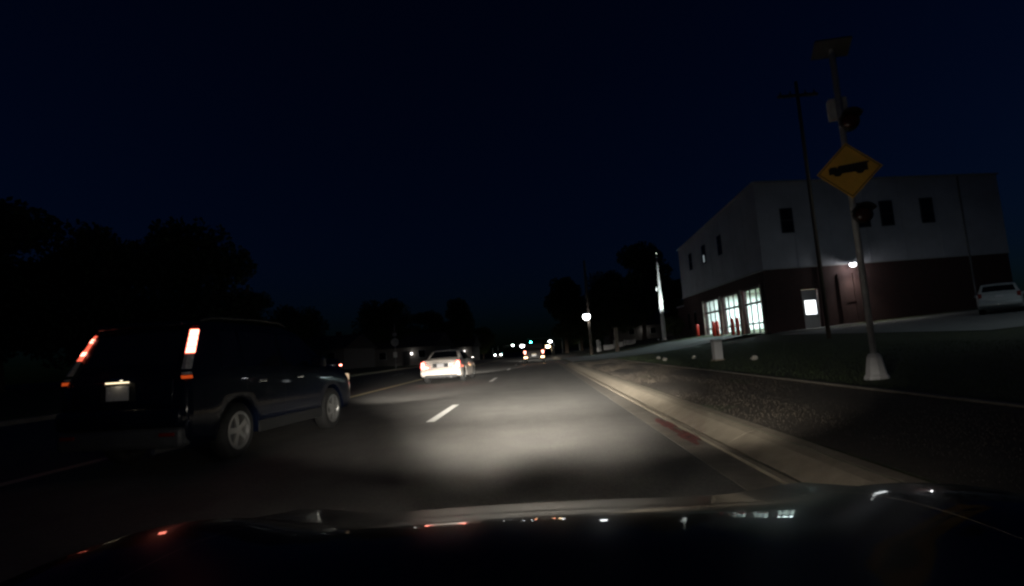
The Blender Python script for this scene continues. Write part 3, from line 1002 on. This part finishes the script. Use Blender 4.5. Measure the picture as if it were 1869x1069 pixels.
# rain gutter and downpipes
obj('roof_gutter', T([(FX - 0.1, FY - 0.16, ZC - 0.12), (EX + 0.1, FY - 0.16, ZR - 0.12)], 0.07, 8), 'trim', fs)
obj('roof_gutter', T([(FX - 0.16, FY - 0.1, ZC - 0.12), (FX - 0.16, EY, ZL - 0.12)], 0.07, 8), 'trim', fs)
for x in (21.2, 31.8):
    obj('downpipe', T([(x, FY - 0.16, ZC + (ZR - ZC) * (x - FX) / (EX - FX) - 0.15), (x, FY - 0.13, 11.0), (x, FY - 0.13, 1.6)], 0.06, 8), 'roof_metal', fs)
# upper windows on the near wall
for x in (19.2, 24.75, 26.45, 29.35):
    w = obj('window', B(x - 0.47, x + 0.47, FY - 0.10, FY - 0.052, 8.60, 10.50), 'dark_frame', fs)
    obj('pane', B(x - 0.40, x + 0.40, FY - 0.112, FY - 0.102, 9.60, 10.42), 'dark_glass', w)
    obj('pane', B(x - 0.40, x + 0.40, FY - 0.112, FY - 0.102, 8.68, 9.52), 'dark_glass', w)
# upper windows on the road side
for y, lit in ((47.6, 0), (52.1, 1), (56.6, 0)):
    w = obj('window', B(FX - 0.10, FX - 0.052, y - 0.5, y + 0.5, 8.6, 10.4), 'dark_frame', fs)
    obj('pane', B(FX - 0.112, FX - 0.102, y - 0.42, y + 0.42, 9.55, 10.32), 'dark_glass', w)
    obj('pane', B(FX - 0.112, FX - 0.102, y - 0.42, y + 0.42, 8.68, 9.47), 'dark_glass', w)
    if lit:
        obj('lit_blind', B(FX - 0.125, FX - 0.114, y - 0.14, y + 0.10, 8.72, 9.4), 'tail_dim', w).data.materials[0] = emit('blind_glow', (0.8, 0.95, 1.0), 0.35)
# small windows at the far end of the facade
for y in (57.0, 59.4):
    w = obj('window', B(FX - 0.05, FX + 0.0, y - 0.4, y + 0.4, 2.2, 4.2), 'dark_frame', fs)
    obj('pane', B(FX - 0.062, FX - 0.052, y - 0.32, y + 0.32, 2.3, 4.1), 'dark_glass', w)
# engine doors: rails, stiles and separate panes
for a, b in doors:
    d = obj('engine_door', B(FX + 0.10, FX + 0.16, a, a + 0.07, FZ - 0.05, DTOP), 'dark_frame', fs)
    n = 3
    cw = (b - a) / n
    for i in range(1, n + 1):
        y = a + cw * i
        if i == n:
            obj('stile', B(FX + 0.10, FX + 0.16, b - 0.07, b, FZ - 0.05, DTOP), 'dark_frame', d)
        else:
            obj('stile', B(FX + 0.103, FX + 0.157, y - 0.09, y + 0.09, FZ - 0.05, DTOP), 'dark_frame', d)
    zr = [FZ + 0.0, FZ + 0.86, FZ + 1.72, FZ + 2.44, DTOP]
    rails = [(FZ - 0.05, FZ + 0.10), (FZ + 0.80, FZ + 0.92), (FZ + 2.36, FZ + 2.54), (DTOP - 0.10, DTOP + 0.06)]
    for r0, r1 in rails:
        obj('rail', B(FX + 0.106, FX + 0.154, a, b, r0, r1), 'dark_frame', d)
    for (r0, r1), (r2, r3) in zip(rails, rails[1:]):
        for i in range(n):
            obj('pane', B(FX + 0.125, FX + 0.135, a + cw * i + 0.03, a + cw * (i + 1) - 0.03, r1 - 0.02, r2 + 0.02), 'pane_glass', d)
# personnel door in the near wall
pd = obj('door', B(19.66, 20.74, FY + 0.06, FY + 0.12, 1.2, 2.48), 'pale_metal', fs)
obj('door_rail', B(19.66, 20.74, FY + 0.06, FY + 0.12, 3.50, 3.66), 'pale_metal', pd)
obj('door_stile', B(19.66, 19.80, FY + 0.06, FY + 0.12, 2.48, 3.50), 'pale_metal', pd)
obj('door_stile', B(20.60, 20.74, FY + 0.06, FY + 0.12, 2.48, 3.50), 'pale_metal', pd)
obj('pane', B(19.80, 20.60, FY + 0.085, FY + 0.095, 2.48, 3.50), 'door_lite', pd)
obj('transom', B(19.66, 20.74, FY + 0.08, FY + 0.10, 3.66, 4.30), 'trim', pd)
obj('handle', B(20.56, 20.62, FY - 0.01, FY + 0.05, 2.2, 2.36, 0.01), 'chrome', pd)
# brick pilasters and panel under the wall lamp
for x in (22.5, 23.6):
    obj('pilaster', B(x - 0.2, x + 0.2, FY - 0.14, FY, 1.2, 5.3), 'brick', fs)
obj('wall_panel', B(22.72, 23.38, FY - 0.04, FY, 3.2, 5.2), 'brick', fs)
# bay interior
ins = obj('bay_floor', B(FX + 0.36, 28.0, FY + 0.36, 54.7, FZ - 0.2, FZ), 'inside_floor', fs)
obj('bay_ceiling', B(FX + 0.36, 28.0, FY + 0.36, 54.7, 5.6, 5.75), 'inside_white', fs)
obj('bay_wall', B(27.9, 28.0, FY + 0.36, 54.7, FZ, 5.6), 'inside_white', fs)
obj('bay_wall', B(FX + 0.36, 27.9, 54.6, 54.7, FZ, 5.6), 'inside_white', fs)
obj('bay_wall', B(21.0, 27.9, FY + 0.36, FY + 0.42, FZ, 5.6), 'inside_white', fs)
for i in range(3):
    for j in range(3):
        x, y = 19.6 + 2.9 * i, 42.2 + 4.7 * j
        obj('ceiling_lamp', B(x - 0.12, x + 0.12, y - 0.9, y + 0.9, 5.42, 5.52, 0.01), 'tube_lit', fs)
for j in range(3):
    lamp('bay_light', 'AREA', (22.0, 42.2 + 4.7 * j, 5.35), 1400, (0.90, 0.98, 1.0), fs, shape='RECTANGLE', size=7.0, size_y=2.4)
# lower wing beyond the bays
obj('wing', B(FX + 0.6, 26, EY, EY + 5.0, 0.2, 5.2), 'brick', fs)
obj('wing_coping', B(FX + 0.5, 26.1, EY, EY + 5.1, 5.2, 5.36), 'trim', fs)

# fire engine standing inside the first bay
fe = thing('fire_engine', 'red fire engine standing inside behind the nearest engine door', 'fire engine', (19.0, 42.15, FZ), 0)
bmx = B(0.0, 2.0, -1.2, 1.2, 0.55, 2.75, 0.12)
obj('cab', bmx, 'red_enamel', fe)
obj('windshield', B(-0.02, 0.0, -1.05, 1.05, 1.55, 2.45, 0.004), 'dark_glass', fe)
obj('body', B(2.05, 7.6, -1.2, 1.2, 0.6, 2.9, 0.06), 'red_enamel', fe)
obj('front_bumper', B(-0.35, 0.0, -1.2, 1.2, 0.42, 0.78, 0.05), 'chrome', fe)
obj('grille', B(-0.04, -0.005, -0.55, 0.55, 0.85, 1.4, 0.01), 'chrome', fe)
obj('light_bar', B(0.3, 0.7, -0.9, 0.9, 2.75, 2.95, 0.04), 'lamp_red_off', fe)
for s in (-1, 1):
    obj('headlamp', B(-0.05, -0.005, s * 0.85 - 0.2, s * 0.85 + 0.2, 0.9, 1.15, 0.01), 'lamp_clear', fe)
    for x in (1.0, 6.0):
        wl = obj('wheel', L([(0.25, -0.15), (0.5, -0.15), (0.52, -0.1), (0.52, 0.1), (0.5, 0.15), (0.25, 0.15)], 'y', 24, (x, s * 1.07, 0.52)), 'rubber', fe, True)
        obj('rim', L([(0.0, s * 0.12), (0.26, s * 0.14), (0.26, -s * 0.1)], 'y', 20, (x, s * 1.07, 0.52)), 'rim', wl)

# wall lamp
wl = thing('wall_lamp', 'bright wall lamp on a short arm under the white upper wall', 'lamp', (23.15, FY, 5.6))
obj('arm', T([(0, 0.0, 0.05), (0, -0.25, 0.25), (0, -0.55, 0.30)], 0.03, 8), 'dark_frame', wl)
obj('hood', L([(0.0, 0.22), (0.12, 0.21), (0.3, 0.12), (0.3, 0.08)], 'z', 20, (0, -0.7, 0.22)), 'dark_frame', wl)
obj('bulb', ball(0.19, (0, -0.7, 0.25), 0.8), 'wall_lit', wl, True)
lamp('glow', 'SPOT', (0, -0.55, 0.0), 260, (1.0, 0.93, 0.85), wl, rot=(R(-12), 0, 0), spot_size=R(110), spot_blend=1.0, shadow_soft_size=0.12)

# red bollards between the engine doors
for i, (y, lab) in enumerate([(43.5, 'red bollard by the nearest engine door, right one of its pair'), (44.6, 'red bollard by the nearest engine door, left one of its pair'),
                              (48.3, 'red bollard by the middle engine door, right one of its pair'), (49.3, 'red bollard by the middle engine door, left one of its pair'),
                              (54.2, 'single red bollard beyond the farthest engine door')]):
    z = min(apz(16.3, y), 1.3)
    b = thing('bollard', lab, 'bollard', (16.3, y, z - 0.02), 0, 'red bollards at the engine doors')
    obj('post', L([(0.16, 0.0), (0.16, 1.32), (0.14, 1.42), (0.08, 1.47), (0.0, 1.48)], 'z', 20), 'red_enamel', b, True)
    obj('base', L([(0.22, 0.0), (0.22, 0.06), (0.16, 0.08)], 'z', 20), 'concrete', b)

# flagpole with its floodlights
fp = thing('flagpole', 'tall white flagpole floodlit from its foot beside the fire station', 'flagpole', (14.2, 59.6, gz(14.2, 59.6)))
obj('pole', L([(0.24, 0), (0.235, 2.0), (0.20, 4.5), (0.13, 6.8), (0.07, 8.6), (0.045, 9.8)], 'z', 16), 'pale_metal', fp, True)
obj('finial', ball(0.11, (0, 0, 9.88)), 'pale_metal', fp, True)
obj('collar', L([(0.34, 0), (0.34, 0.12), (0.25, 0.2)], 'z', 16), 'pale_metal', fp)
obj('rope_cleat', B(-0.42, -0.24, -0.05, 0.05, 5.6, 6.0, 0.02), 'pale_metal', fp)
for dx, dy in ((-1.0, -1.2), (0.9, -1.4)):
    f = obj('floodlight', B(dx - 0.12, dx + 0.12, dy - 0.1, dy + 0.1, 0.05, 0.25, 0.02), 'dark_frame', fp)
    lamp('flood', 'SPOT', (dx, dy, 0.35), 7000, (0.88, 1.0, 0.96), fp, aim=(-dx * 0.55, -dy * 0.55, 3.4), spot_size=R(24), spot_blend=0.8, shadow_soft_size=0.08)

# ------------------------------------------------------------------ warning sign with beacons
SX, SY = 6.04, 9.85
SG = gz(SX, SY)
sg = thing('warning_sign', 'yellow diamond fire engine warning sign on a tall beacon pole', 'sign', (SX, SY, SG - 0.01), R(-18))
obj('pole', L([(0.055, 0.0), (0.055, 6.2)], 'z', 14), 'galvanized', sg, True)
obj('base', L([(0.20, 0), (0.20, 0.05), (0.17, 0.10), (0.12, 0.40), (0.085, 0.46), (0.056, 0.47)], 'z', 8), 'pale_metal', sg)
ZS = 3.86
hd = 0.535
pn = obj('sign_panel', prism([(0, ZS - hd), (hd, ZS), (0, ZS + hd), (-hd, ZS)], -0.075, -0.065, 'xz'), 'sign_yellow', sg)
obj('sign_back', prism([(0, ZS - hd + .01), (hd - .01, ZS), (0, ZS + hd - .01), (-hd + .01, ZS)], -0.0645, -0.058, 'xz'), 'sign_back', pn)
# black border line
bo, bi = hd - 0.03, hd - 0.052
bm = bmesh.new()
o4 = [bm.verts.new((a * bo, -0.0775, ZS + b * bo)) for a, b in ((0, -1), (1, 0), (0, 1), (-1, 0))]
i4 = [bm.verts.new((a * bi, -0.0775, ZS + b * bi)) for a, b in ((0, -1), (1, 0), (0, 1), (-1, 0))]
for k in range(4):
    bm.faces.new((o4[k], o4[(k + 1) % 4], i4[(k + 1) % 4], i4[k]))
obj('border', bm, 'black_paint', pn)
# fire engine emblem, flat print
em = [(-0.33, -0.05), (-0.33, 0.06), (-0.29, 0.09), (-0.20, 0.09), (-0.19, 0.05), (-0.17, 0.10), (0.33, 0.12), (0.33, 0.09), (0.30, 0.085), (0.30, -0.05),
      (0.24, -0.05), (0.22, -0.085), (0.17, -0.10), (0.12, -0.085), (0.10, -0.05), (-0.12, -0.05), (-0.14, -0.085), (-0.19, -0.10), (-0.24, -0.085), (-0.26, -0.05)]
bm = prism([(a, ZS + 0.01 + b) for a, b in em], -0.0815, -0.0765, 'xz')
obj('emblem', bm, 'black_paint', pn)
for zc, nm in ((ZS + 0.93, 'beacon'), (ZS - 0.86, 'beacon')):
    bc = obj(nm, L([(0.0, 0.14), (0.12, 0.13), (0.165, 0.05), (0.165, -0.06), (0.15, -0.08)], 'y', 20, (0.12, -0.02, zc)), 'black_plastic', sg, True)
    obj('lens', L([(0.14, -0.075), (0.12, -0.10), (0.07, -0.12), (0.0, -0.125)], 'y', 20, (0.12, -0.02, zc)), 'beacon_lens', bc, True)
    obj('bracket', B(-0.02, 0.12, -0.02, 0.02, zc - 0.03, zc + 0.03), 'galvanized', bc)
    hdv = bmesh.new()
    for k in range(9):
        pass
    hdv.free()
    obj('visor', prism([(0.12 + 0.19 * math.cos(R(a)), zc + 0.19 * math.sin(R(a))) for a in range(20, 161, 20)] + [(0.12 + 0.172 * math.cos(R(a)), zc + 0.172 * math.sin(R(a))) for a in range(160, 19, -20)], -0.30, -0.06, 'xz'), 'black_plastic', bc)
sp = obj('solar_panel', B(-0.3, 0.3, -0.2, 0.2, -0.02, 0.02, 0.004), 'solar', sg, False, (0, 0.0, 6.33), (R(-22), R(6), 0))
obj('panel_frame', B(-0.315, 0.315, -0.215, 0.215, -0.035, -0.021, 0.003), 'grey_plastic', sp)
obj('panel_bracket', T([(0, 0, 6.1), (0, 0.02, 6.3)], 0.04, 8), 'galvanized', sg)
obj('control_box', B(-0.16, 0.16, 0.06, 0.26, 4.95, 5.35, 0.02), 'galvanized', sg)

# utility pole in front of the station's near wall
up = thing('utility_pole', 'thin dark wooden utility pole before the white station wall', 'pole', (14.2, 26.4, gz(14.2, 26.4) - 0.01))
obj('pole', L([(0.10, 0), (0.09, 7), (0.075, 13.2)], 'z', 12), 'wood_pole', up, True)
obj('crossarm', B(-1.0, 1.0, -0.06, 0.06, 12.4, 12.52), 'wood_pole', up)
for x in (-0.85, -0.35, 0.4, 0.85):
    obj('insulator', L([(0.03, 12.52), (0.05, 12.58), (0.03, 12.64), (0.05, 12.68), (0.0, 12.72)], 'z', 10, (x, 0, 0)), 'grey_plastic', up)

# utility pedestal in the lawn and pale stones
pe = thing('utility_pedestal', 'short pale grey utility pedestal standing in the lawn', 'pedestal', (6.95, 20.9, gz(6.95, 20.9) - 0.01), R(8))
obj('cabinet', B(-0.16, 0.16, -0.13, 0.13, 0.06, 0.74, 0.02), 'pale_metal', pe)
obj('lid', B(-0.18, 0.18, -0.15, 0.15, 0.745, 0.82, 0.02), 'galvanized', pe)
obj('plinth', B(-0.2, 0.2, -0.17, 0.17, -0.05, 0.06), 'concrete', pe)
for i, (x, y, lab) in enumerate([(6.4, 28.6, 'small pale stone in the lawn, farthest of the row'), (6.12, 26.0, 'small pale stone in the lawn, second farthest'),
                                 (7.0, 24.2, 'small pale stone in the lawn just left of the pedestal'), (7.45, 18.7, 'small pale stone in the lawn right of the pedestal')]):
    random.seed(40 + i)
    bm = ball(0.11, (0, 0, 0), 0.8)
    for v in bm.verts:
        v.co *= random.uniform(0.8, 1.2)
    tag(obj('stone', bm, 'rock', None, False, (x, y, gz(x, y) + 0.07)), lab, 'stone', 'pale stones in the lawn')

# ------------------------------------------------------------------ street lamps and signal ahead
def street_lamp(label, loc, h, r, m, head='globe', arm=-0.8, wood=False, power=0, ph=None):
    t = thing('street_lamp', label, 'street lamp', loc, 0, 'street lamps along the road')
    ph = ph or h + 0.1
    obj('pole', L([(0.17 if wood else 0.1, 0), (0.15 if wood else 0.08, ph * 0.6), (0.12 if wood else 0.06, ph)], 'z', 12), 'wood_pole' if wood else 'galvanized', t, True)
    if head == 'globe':
        obj('arm', T([(0, 0, h + 0.25), (arm * 0.5, -0.3, h + 0.45), (arm, -0.6, h + 0.3)], 0.035, 8), 'galvanized', t)
        obj('cap', L([(0.0, h + r + 0.12), (r * 0.5, h + r + 0.1), (r * 0.8, h + r * 0.55)], 'z', 16, (arm, -0.6, 0)), 'galvanized', t)
        obj('globe', ball(r, (arm, -0.6, h), 0.95), m, t, True)
    else:
        obj('arm', T([(0, 0, h - 0.2), (arm * 0.5, -0.1, h + 0.1), (arm, -0.2, h + 0.12)], 0.04, 8), 'galvanized', t)
        obj('head', B(arm - r * 1.6, arm + r * 1.6, -0.2 - r * 0.5, -0.2 + r * 0.5, h + r * 0.35, h + r * 0.75, 0.05), 'galvanized', t)
        obj('lens', ball(r, (arm, -0.2, h), 0.6), m, t, True)
        for v in t.children[-1].data.vertices:
            v.co.x = arm + (v.co.x - arm) * 1.6
    if power:
        lamp('glow', 'POINT', (arm, -0.6, h - r - 0.1), power, (0.93, 0.98, 1.0), t, shadow_soft_size=r)
    return t
street_lamp('bright white globe lamp on a wooden pole right of the road', (6.1, 60.6, gz(6.1, 60.6) - 0.02), 4.35, 0.42, 'street_lit', 'globe', -0.3, True, 30, 10.9)
street_lamp('oval white street lamp left of the wooden pole', (11.4, 150, gz(11.4, 150)), 5.0, 0.62, 'street_far', 'cobra', -0.9)
street_lamp('far white street lamp right of the green signal', (6.6, 230, gz(6.6, 230)), 6.2, 0.72, 'street_far', 'cobra', -0.9)
street_lamp('warm amber lamp right of the pickup truck', (4.9, 200, gz(4.9, 200)), 3.7, 0.85, 'street_warm', 'cobra', -0.9)
street_lamp('far white lamp left of the green signal, the larger one', (-16.2, 255, gz(-16.2, 255)), 5.4, 0.95, 'street_far', 'cobra', 9.0)
street_lamp('far white lamp left of the green signal, the smaller one', (-17.2, 270, gz(-17.2, 270)), 6.2, 0.55, 'street_far', 'cobra', 4.8)

ts = thing('traffic_signal', 'traffic signal showing green, hung from a mast arm far ahead', 'traffic signal', (9.0, 190, gz(9.0, 190)))
obj('pole', L([(0.16, 0), (0.12, 6.4)], 'z', 12), 'galvanized', ts, True)
obj('mast_arm', T([(0, 0, 5.9), (-6, 0, 6.25), (-12.6, 0, 6.3)], [0.1, 0.07, 0.05], 8), 'galvanized', ts)
hz_ = obj('signal_head', B(-11.45, -11.0, -0.12, 0.12, 4.85, 6.15, 0.03), 'black_plastic', ts)
for z, m in ((5.92, 'lamp_red_off'), (5.5, 'lamp_amber_off'), (5.08, 'signal_green')):
    obj('lens', L([(0.30 if m == 'signal_green' else 0.17, -0.13), (0.2 if m == 'signal_green' else 0.1, -0.19), (0.0, -0.21)], 'y', 16, (-11.22, 0, z)), m, hz_, True)

# lamp added out of view on the right to light lawn, silver car, wall
pl = thing('added_parking_lamp', 'added tall car park lamp, out of view right of the parked silver car', 'street lamp', (22.5, 16.6, gz(22.5, 16.6)))
obj('pole', L([(0.1, 0), (0.07, 8.0)], 'z', 12), 'galvanized', pl, True)
obj('head', B(-0.9, 0.1, -0.18, 0.18, 7.95, 8.12, 0.03), 'galvanized', pl)
obj('lens', B(-0.85, -0.3, -0.14, 0.14, 7.91, 7.95), 'street_far', pl)
lamp('glow', 'SPOT', (-0.6, 0, 7.85), 560, (0.80, 0.95, 1.0), pl, aim=(-0.1, 0.5, -1), spot_size=R(165), spot_blend=0.6, shadow_soft_size=0.2)

# ------------------------------------------------------------------ right background: low white fence, posts, house
fn = thing('fence', 'low pale panel fence beyond the wooden lamp pole', 'fence', (0, 75, 0))
for x0, x1, zt in ((8.35, 8.75, 2.05), (10.9, 12.1, 1.55), (12.5, 13.6, 1.75), (9.3, 10.7, 1.3)):
    g = gz((x0 + x1) / 2, 75)
    obj('panel', B(x0, x1, -0.04, 0.04, g, zt, 0.01), 'fence_white', fn)
for x in (8.9, 10.8, 12.3, 13.75):
    obj('post', B(x - 0.06, x + 0.06, -0.07, 0.07, gz(x, 75), 1.85, 0.01), 'fence_white', fn)
gp = thing('gate_post', 'brown post standing in front of the pale fence', 'post', (8.95, 60, gz(8.95, 60)))
obj('post', B(-0.2, 0.2, -0.2, 0.2, 0, 2.55, 0.03), 'wood_pole', gp)
obj('cap', B(-0.26, 0.26, -0.26, 0.26, 2.555, 2.68, 0.03), 'wood_pole', gp)

def house(label, loc, rz, w, d, h, rh, wins, door=None, lampm=None, lamp_at=None):
    t = thing('house', label, 'house', loc, rz)
    obj('wall', B(-w / 2, w / 2, -d / 2, d / 2, -0.3, h), 'house_wall', t)
    bm = bmesh.new()
    e = 0.4
    pr = [(-d / 2 - e, h - 0.05), (d / 2 + e, h - 0.05), (0, h + rh)]
    a = [bm.verts.new((-w / 2 - e, y, z)) for y, z in pr]
    b = [bm.verts.new((w / 2 + e, y, z)) for y, z in pr]
    bm.faces.new(a); bm.faces.new(b)
    for i in range(3):
        bm.faces.new((a[i], a[(i + 1) % 3], b[(i + 1) % 3], b[i]))
    r = obj('roof', bm, 'house_roof', t)
    obj('chimney', B(w * 0.2, w * 0.2 + 0.6, 0.2, 0.8, h + rh * 0.4, h + rh + 0.5), 'brick', r)
    for x in wins:
        wi = obj('window', B(x - 0.6, x + 0.6, -d / 2 - 0.05, -d / 2, 1.0, 2.2), 'trim', t)
        obj('pane', B(x - 0.52, x + 0.52, -d / 2 - 0.065, -d / 2 - 0.052, 1.08, 2.12), 'dark_glass', wi)
    if door is not None:
        dr = obj('door', B(door - 0.5, door + 0.5, -d / 2 - 0.06, -d / 2, 0, 2.1), 'dark_frame', t)
        obj('handle', ball(0.05, (door + 0.38, -d / 2 - 0.09, 1.0)), 'chrome', dr)
    if lamp_at:
        pl_ = obj('porch_lamp', ball(0.17, lamp_at), 'porch_lit', t, True)
        lamp('glow', 'POINT', (lamp_at[0], lamp_at[1] - 0.4, lamp_at[2]), 3, (1, 0.95, 0.88), t, shadow_soft_size=0.1)
    return t
house('dim low house behind the pale fence and the flagpole', (21, 104, gz(21, 104)), R(10), 14, 8, 2.7, 2.2, (-4, 0.2, 4), 2.2, None, (-1.6, -4.3, 1.7))
house('dim low house left of the road behind the parked dark car', (-31, 74, gz(-31, 74)), R(-12), 13, 8, 2.6, 2.0, (-4.2, 0.5, 4.6), 2.6)
house('dim house left of the road with a small porch light', (-19.5, 82, gz(-19.5, 82)), R(-8), 10, 8, 2.7, 2.1, (-3.2, 3.0), 0.6, None, (1.5, -4.3, 1.7))
house('distant house with a lit lamp beyond the beige sedan', (-19, 112, gz(-19, 112)), R(-5), 12, 8, 2.8, 2.2, (-3.2, 3.0), 0.6, None, (4.5, -4.3, 1.9))

# route sign on the left side
rs = thing('road_sign', 'slim post with a round sign and white plaque left of the road', 'sign', (-16.0, 59.0, gz(-16.0, 59)))
obj('post', L([(0.05, 0), (0.05, 5.0)], 'z', 10), 'galvanized', rs, True)
obj('round_sign', L([(0.0, -0.08), (0.46, -0.08), (0.46, -0.055), (0.0, -0.055)], 'y', 28, (0, 0, 2.95)), 'galvanized', rs)
obj('white_plaque', B(-0.22, 0.22, -0.075, -0.055, 1.25, 1.85), 'fence_white', rs)
obj('small_plate', B(-0.25, 0.25, -0.075, -0.055, 3.65, 4.0), 'galvanized', rs)

# ------------------------------------------------------------------ trees
def crown_mesh(seed, h, w, n):
    rd = random.Random(seed)
    v, f = [], []
    clumps = []
    for i in range(34):
        a = rd.uniform(0, 6.283)
        zt = rd.uniform(0.24, 0.97)
        prof = math.sin(math.pi * min(1, (zt - 0.16) / 0.86)) ** 0.6
        r = w * prof * math.sqrt(rd.random()) * 0.85
        clumps.append((r * math.cos(a), r * math.sin(a), h * zt, w * rd.uniform(0.24, 0.42)))
    for i in range(n):
        cx, cy, cz, cr = rd.choice(clumps)
        d = Vector((rd.gauss(0, 1), rd.gauss(0, 1), rd.gauss(0, 0.8)))
        d.normalize()
        p = Vector((cx, cy, cz)) + d * cr * rd.random() ** 0.4
        s = rd.uniform(0.12, 0.28) * (1.0 if h > 8 else 0.7)
        a = Vector((rd.gauss(0, 1), rd.gauss(0, 1), rd.gauss(0, 0.6))).normalized() * s
        b = a.cross(Vector((rd.gauss(0, 1), rd.gauss(0, 1), rd.gauss(0, 1)))).normalized() * s * 0.7
        k = len(v)
        v += [tuple(p - a), tuple(p + b), tuple(p + a), tuple(p - b)]
        f.append((k, k + 1, k + 2, k + 3))
    return v, f

def trunk_bm(seed, h, w):
    rd = random.Random(seed)
    bm = bmesh.new()
    top = Vector((rd.uniform(-.3, .3), rd.uniform(-.3, .3), h * 0.62))
    tube(bm, [(0, 0, -0.3), (0.02, 0, 0.4), (top.x * 0.4, top.y * 0.4, h * 0.28), top], [0.036 * h, 0.026 * h, 0.021 * h, 0.008 * h], 9)
    for i in range(7):
        a = 6.283 * i / 7 + rd.uniform(-.3, .3)
        z0 = h * rd.uniform(0.24, 0.5)
        r = w * rd.uniform(0.5, 0.8)
        z1 = z0 + h * rd.uniform(0.16, 0.32)
        tube(bm, [(top.x * z0 / h, top.y * z0 / h, z0), (r * 0.5 * math.cos(a), r * 0.5 * math.sin(a), (z0 * 0.6 + z1 * 0.4)), (r * math.cos(a), r * math.sin(a), z1)], [0.012 * h, 0.008 * h, 0.003 * h], 6)
    return bm
protos = []
for k, (h, w, n) in enumerate([(12, 4.6, 15000), (12, 5.6, 15000), (12, 3.6, 13000)]):
    v, f = crown_mesh(100 + k, h, w, n)
    me = bpy.data.meshes.new('crown'); me.from_pydata(v, [], f); me.update(); me.materials.append(M['leaf'])
    bt = trunk_bm(200 + k, h, w)
    mt = bpy.data.meshes.new('trunk'); bt.to_mesh(mt); bt.free(); mt.materials.append(M['bark'])
    protos.append((me, mt))

def tree(label, x, y, top, k, wide=1.0, rz=0.0, group=None):
    g = gz(x, y)
    s = (top - g) / 12.0
    t = thing('tree', label, 'tree', (x, y, g), rz, group)
    t.scale = (s * wide, s * wide, s)
    for nm, me in (('crown', protos[k][0]), ('trunk', protos[k][1])):
        o = bpy.data.objects.new(nm, me)
        COL.objects.link(o)
        o.parent = t
    return t
GL, GR = 'trees along the left side', 'trees behind the right roadside'
tree('big dark tree at the far left edge', -40.5, 38, 14.2, 0, 1.15, 0.3, GL)
tree('dark rounded tree above the left tail lamp of the blue SUV', -37.0, 42, 13.5, 1, 0.9, 1.3, GL)
tree('tall dome shaped dark tree above the SUV right tail lamp', -31.5, 46, 14.3, 1, 0.95, 2.2, GL)
tree('lower dark tree just right of the dome shaped one', -33.5, 60, 9.6, 0, 1.1, 0.8, GL)
tree('low dark tree above the SUV bonnet', -35.0, 76, 9.4, 1, 1.2, 2.9, GL)
tree('broad dark tree behind the round road sign', -24.5, 84, 10.4, 1, 1.25, 0.2, GL)
tree('low dark tree above the roof of the beige sedan', -23.0, 112, 10.2, 0, 1.3, 1.9, GL)
tree('narrow dark tree right of the beige sedan', -16.4, 112, 12.8, 2, 1.0, 0.5, GL)
tree('distant small dark tree at the end of the left tree line', -17.5, 170, 9.0, 0, 1.2, 2.5, GL)
tree('dark rounded tree right behind the traffic signal', 6.2, 112, 15.6, 2, 1.1, 0.9, GR)
tree('tallest dark tree between lamp pole and flagpole', 17.6, 87, 16.6, 0, 1.0, 2.6, GR)
tree('dark tree right beside the wooden lamp pole', 13.6, 97, 14.2, 1, 0.95, 0.1, GR)
tree('far dark tree left of the wooden lamp pole', 10.5, 125, 12.6, 1, 1.0, 1.1, GR)
tree('dark tree between the flagpole and the station wing', 24.0, 92, 11.5, 2, 1.2, 1.7, GR)
sb = thing('shrub', 'small round green shrub at the foot of the flagpole', 'shrub', (15.9, 61.5, gz(15.9, 61.5)))
v, f = crown_mesh(300, 2.2, 1.2, 2500)
cr = raw('foliage', v, f, 'leaf', sb)
obj('stem', T([(0, 0, -0.1), (0.05, 0, 0.6), (0.0, 0.1, 1.2)], [0.06, 0.05, 0.02], 7), 'bark', sb)
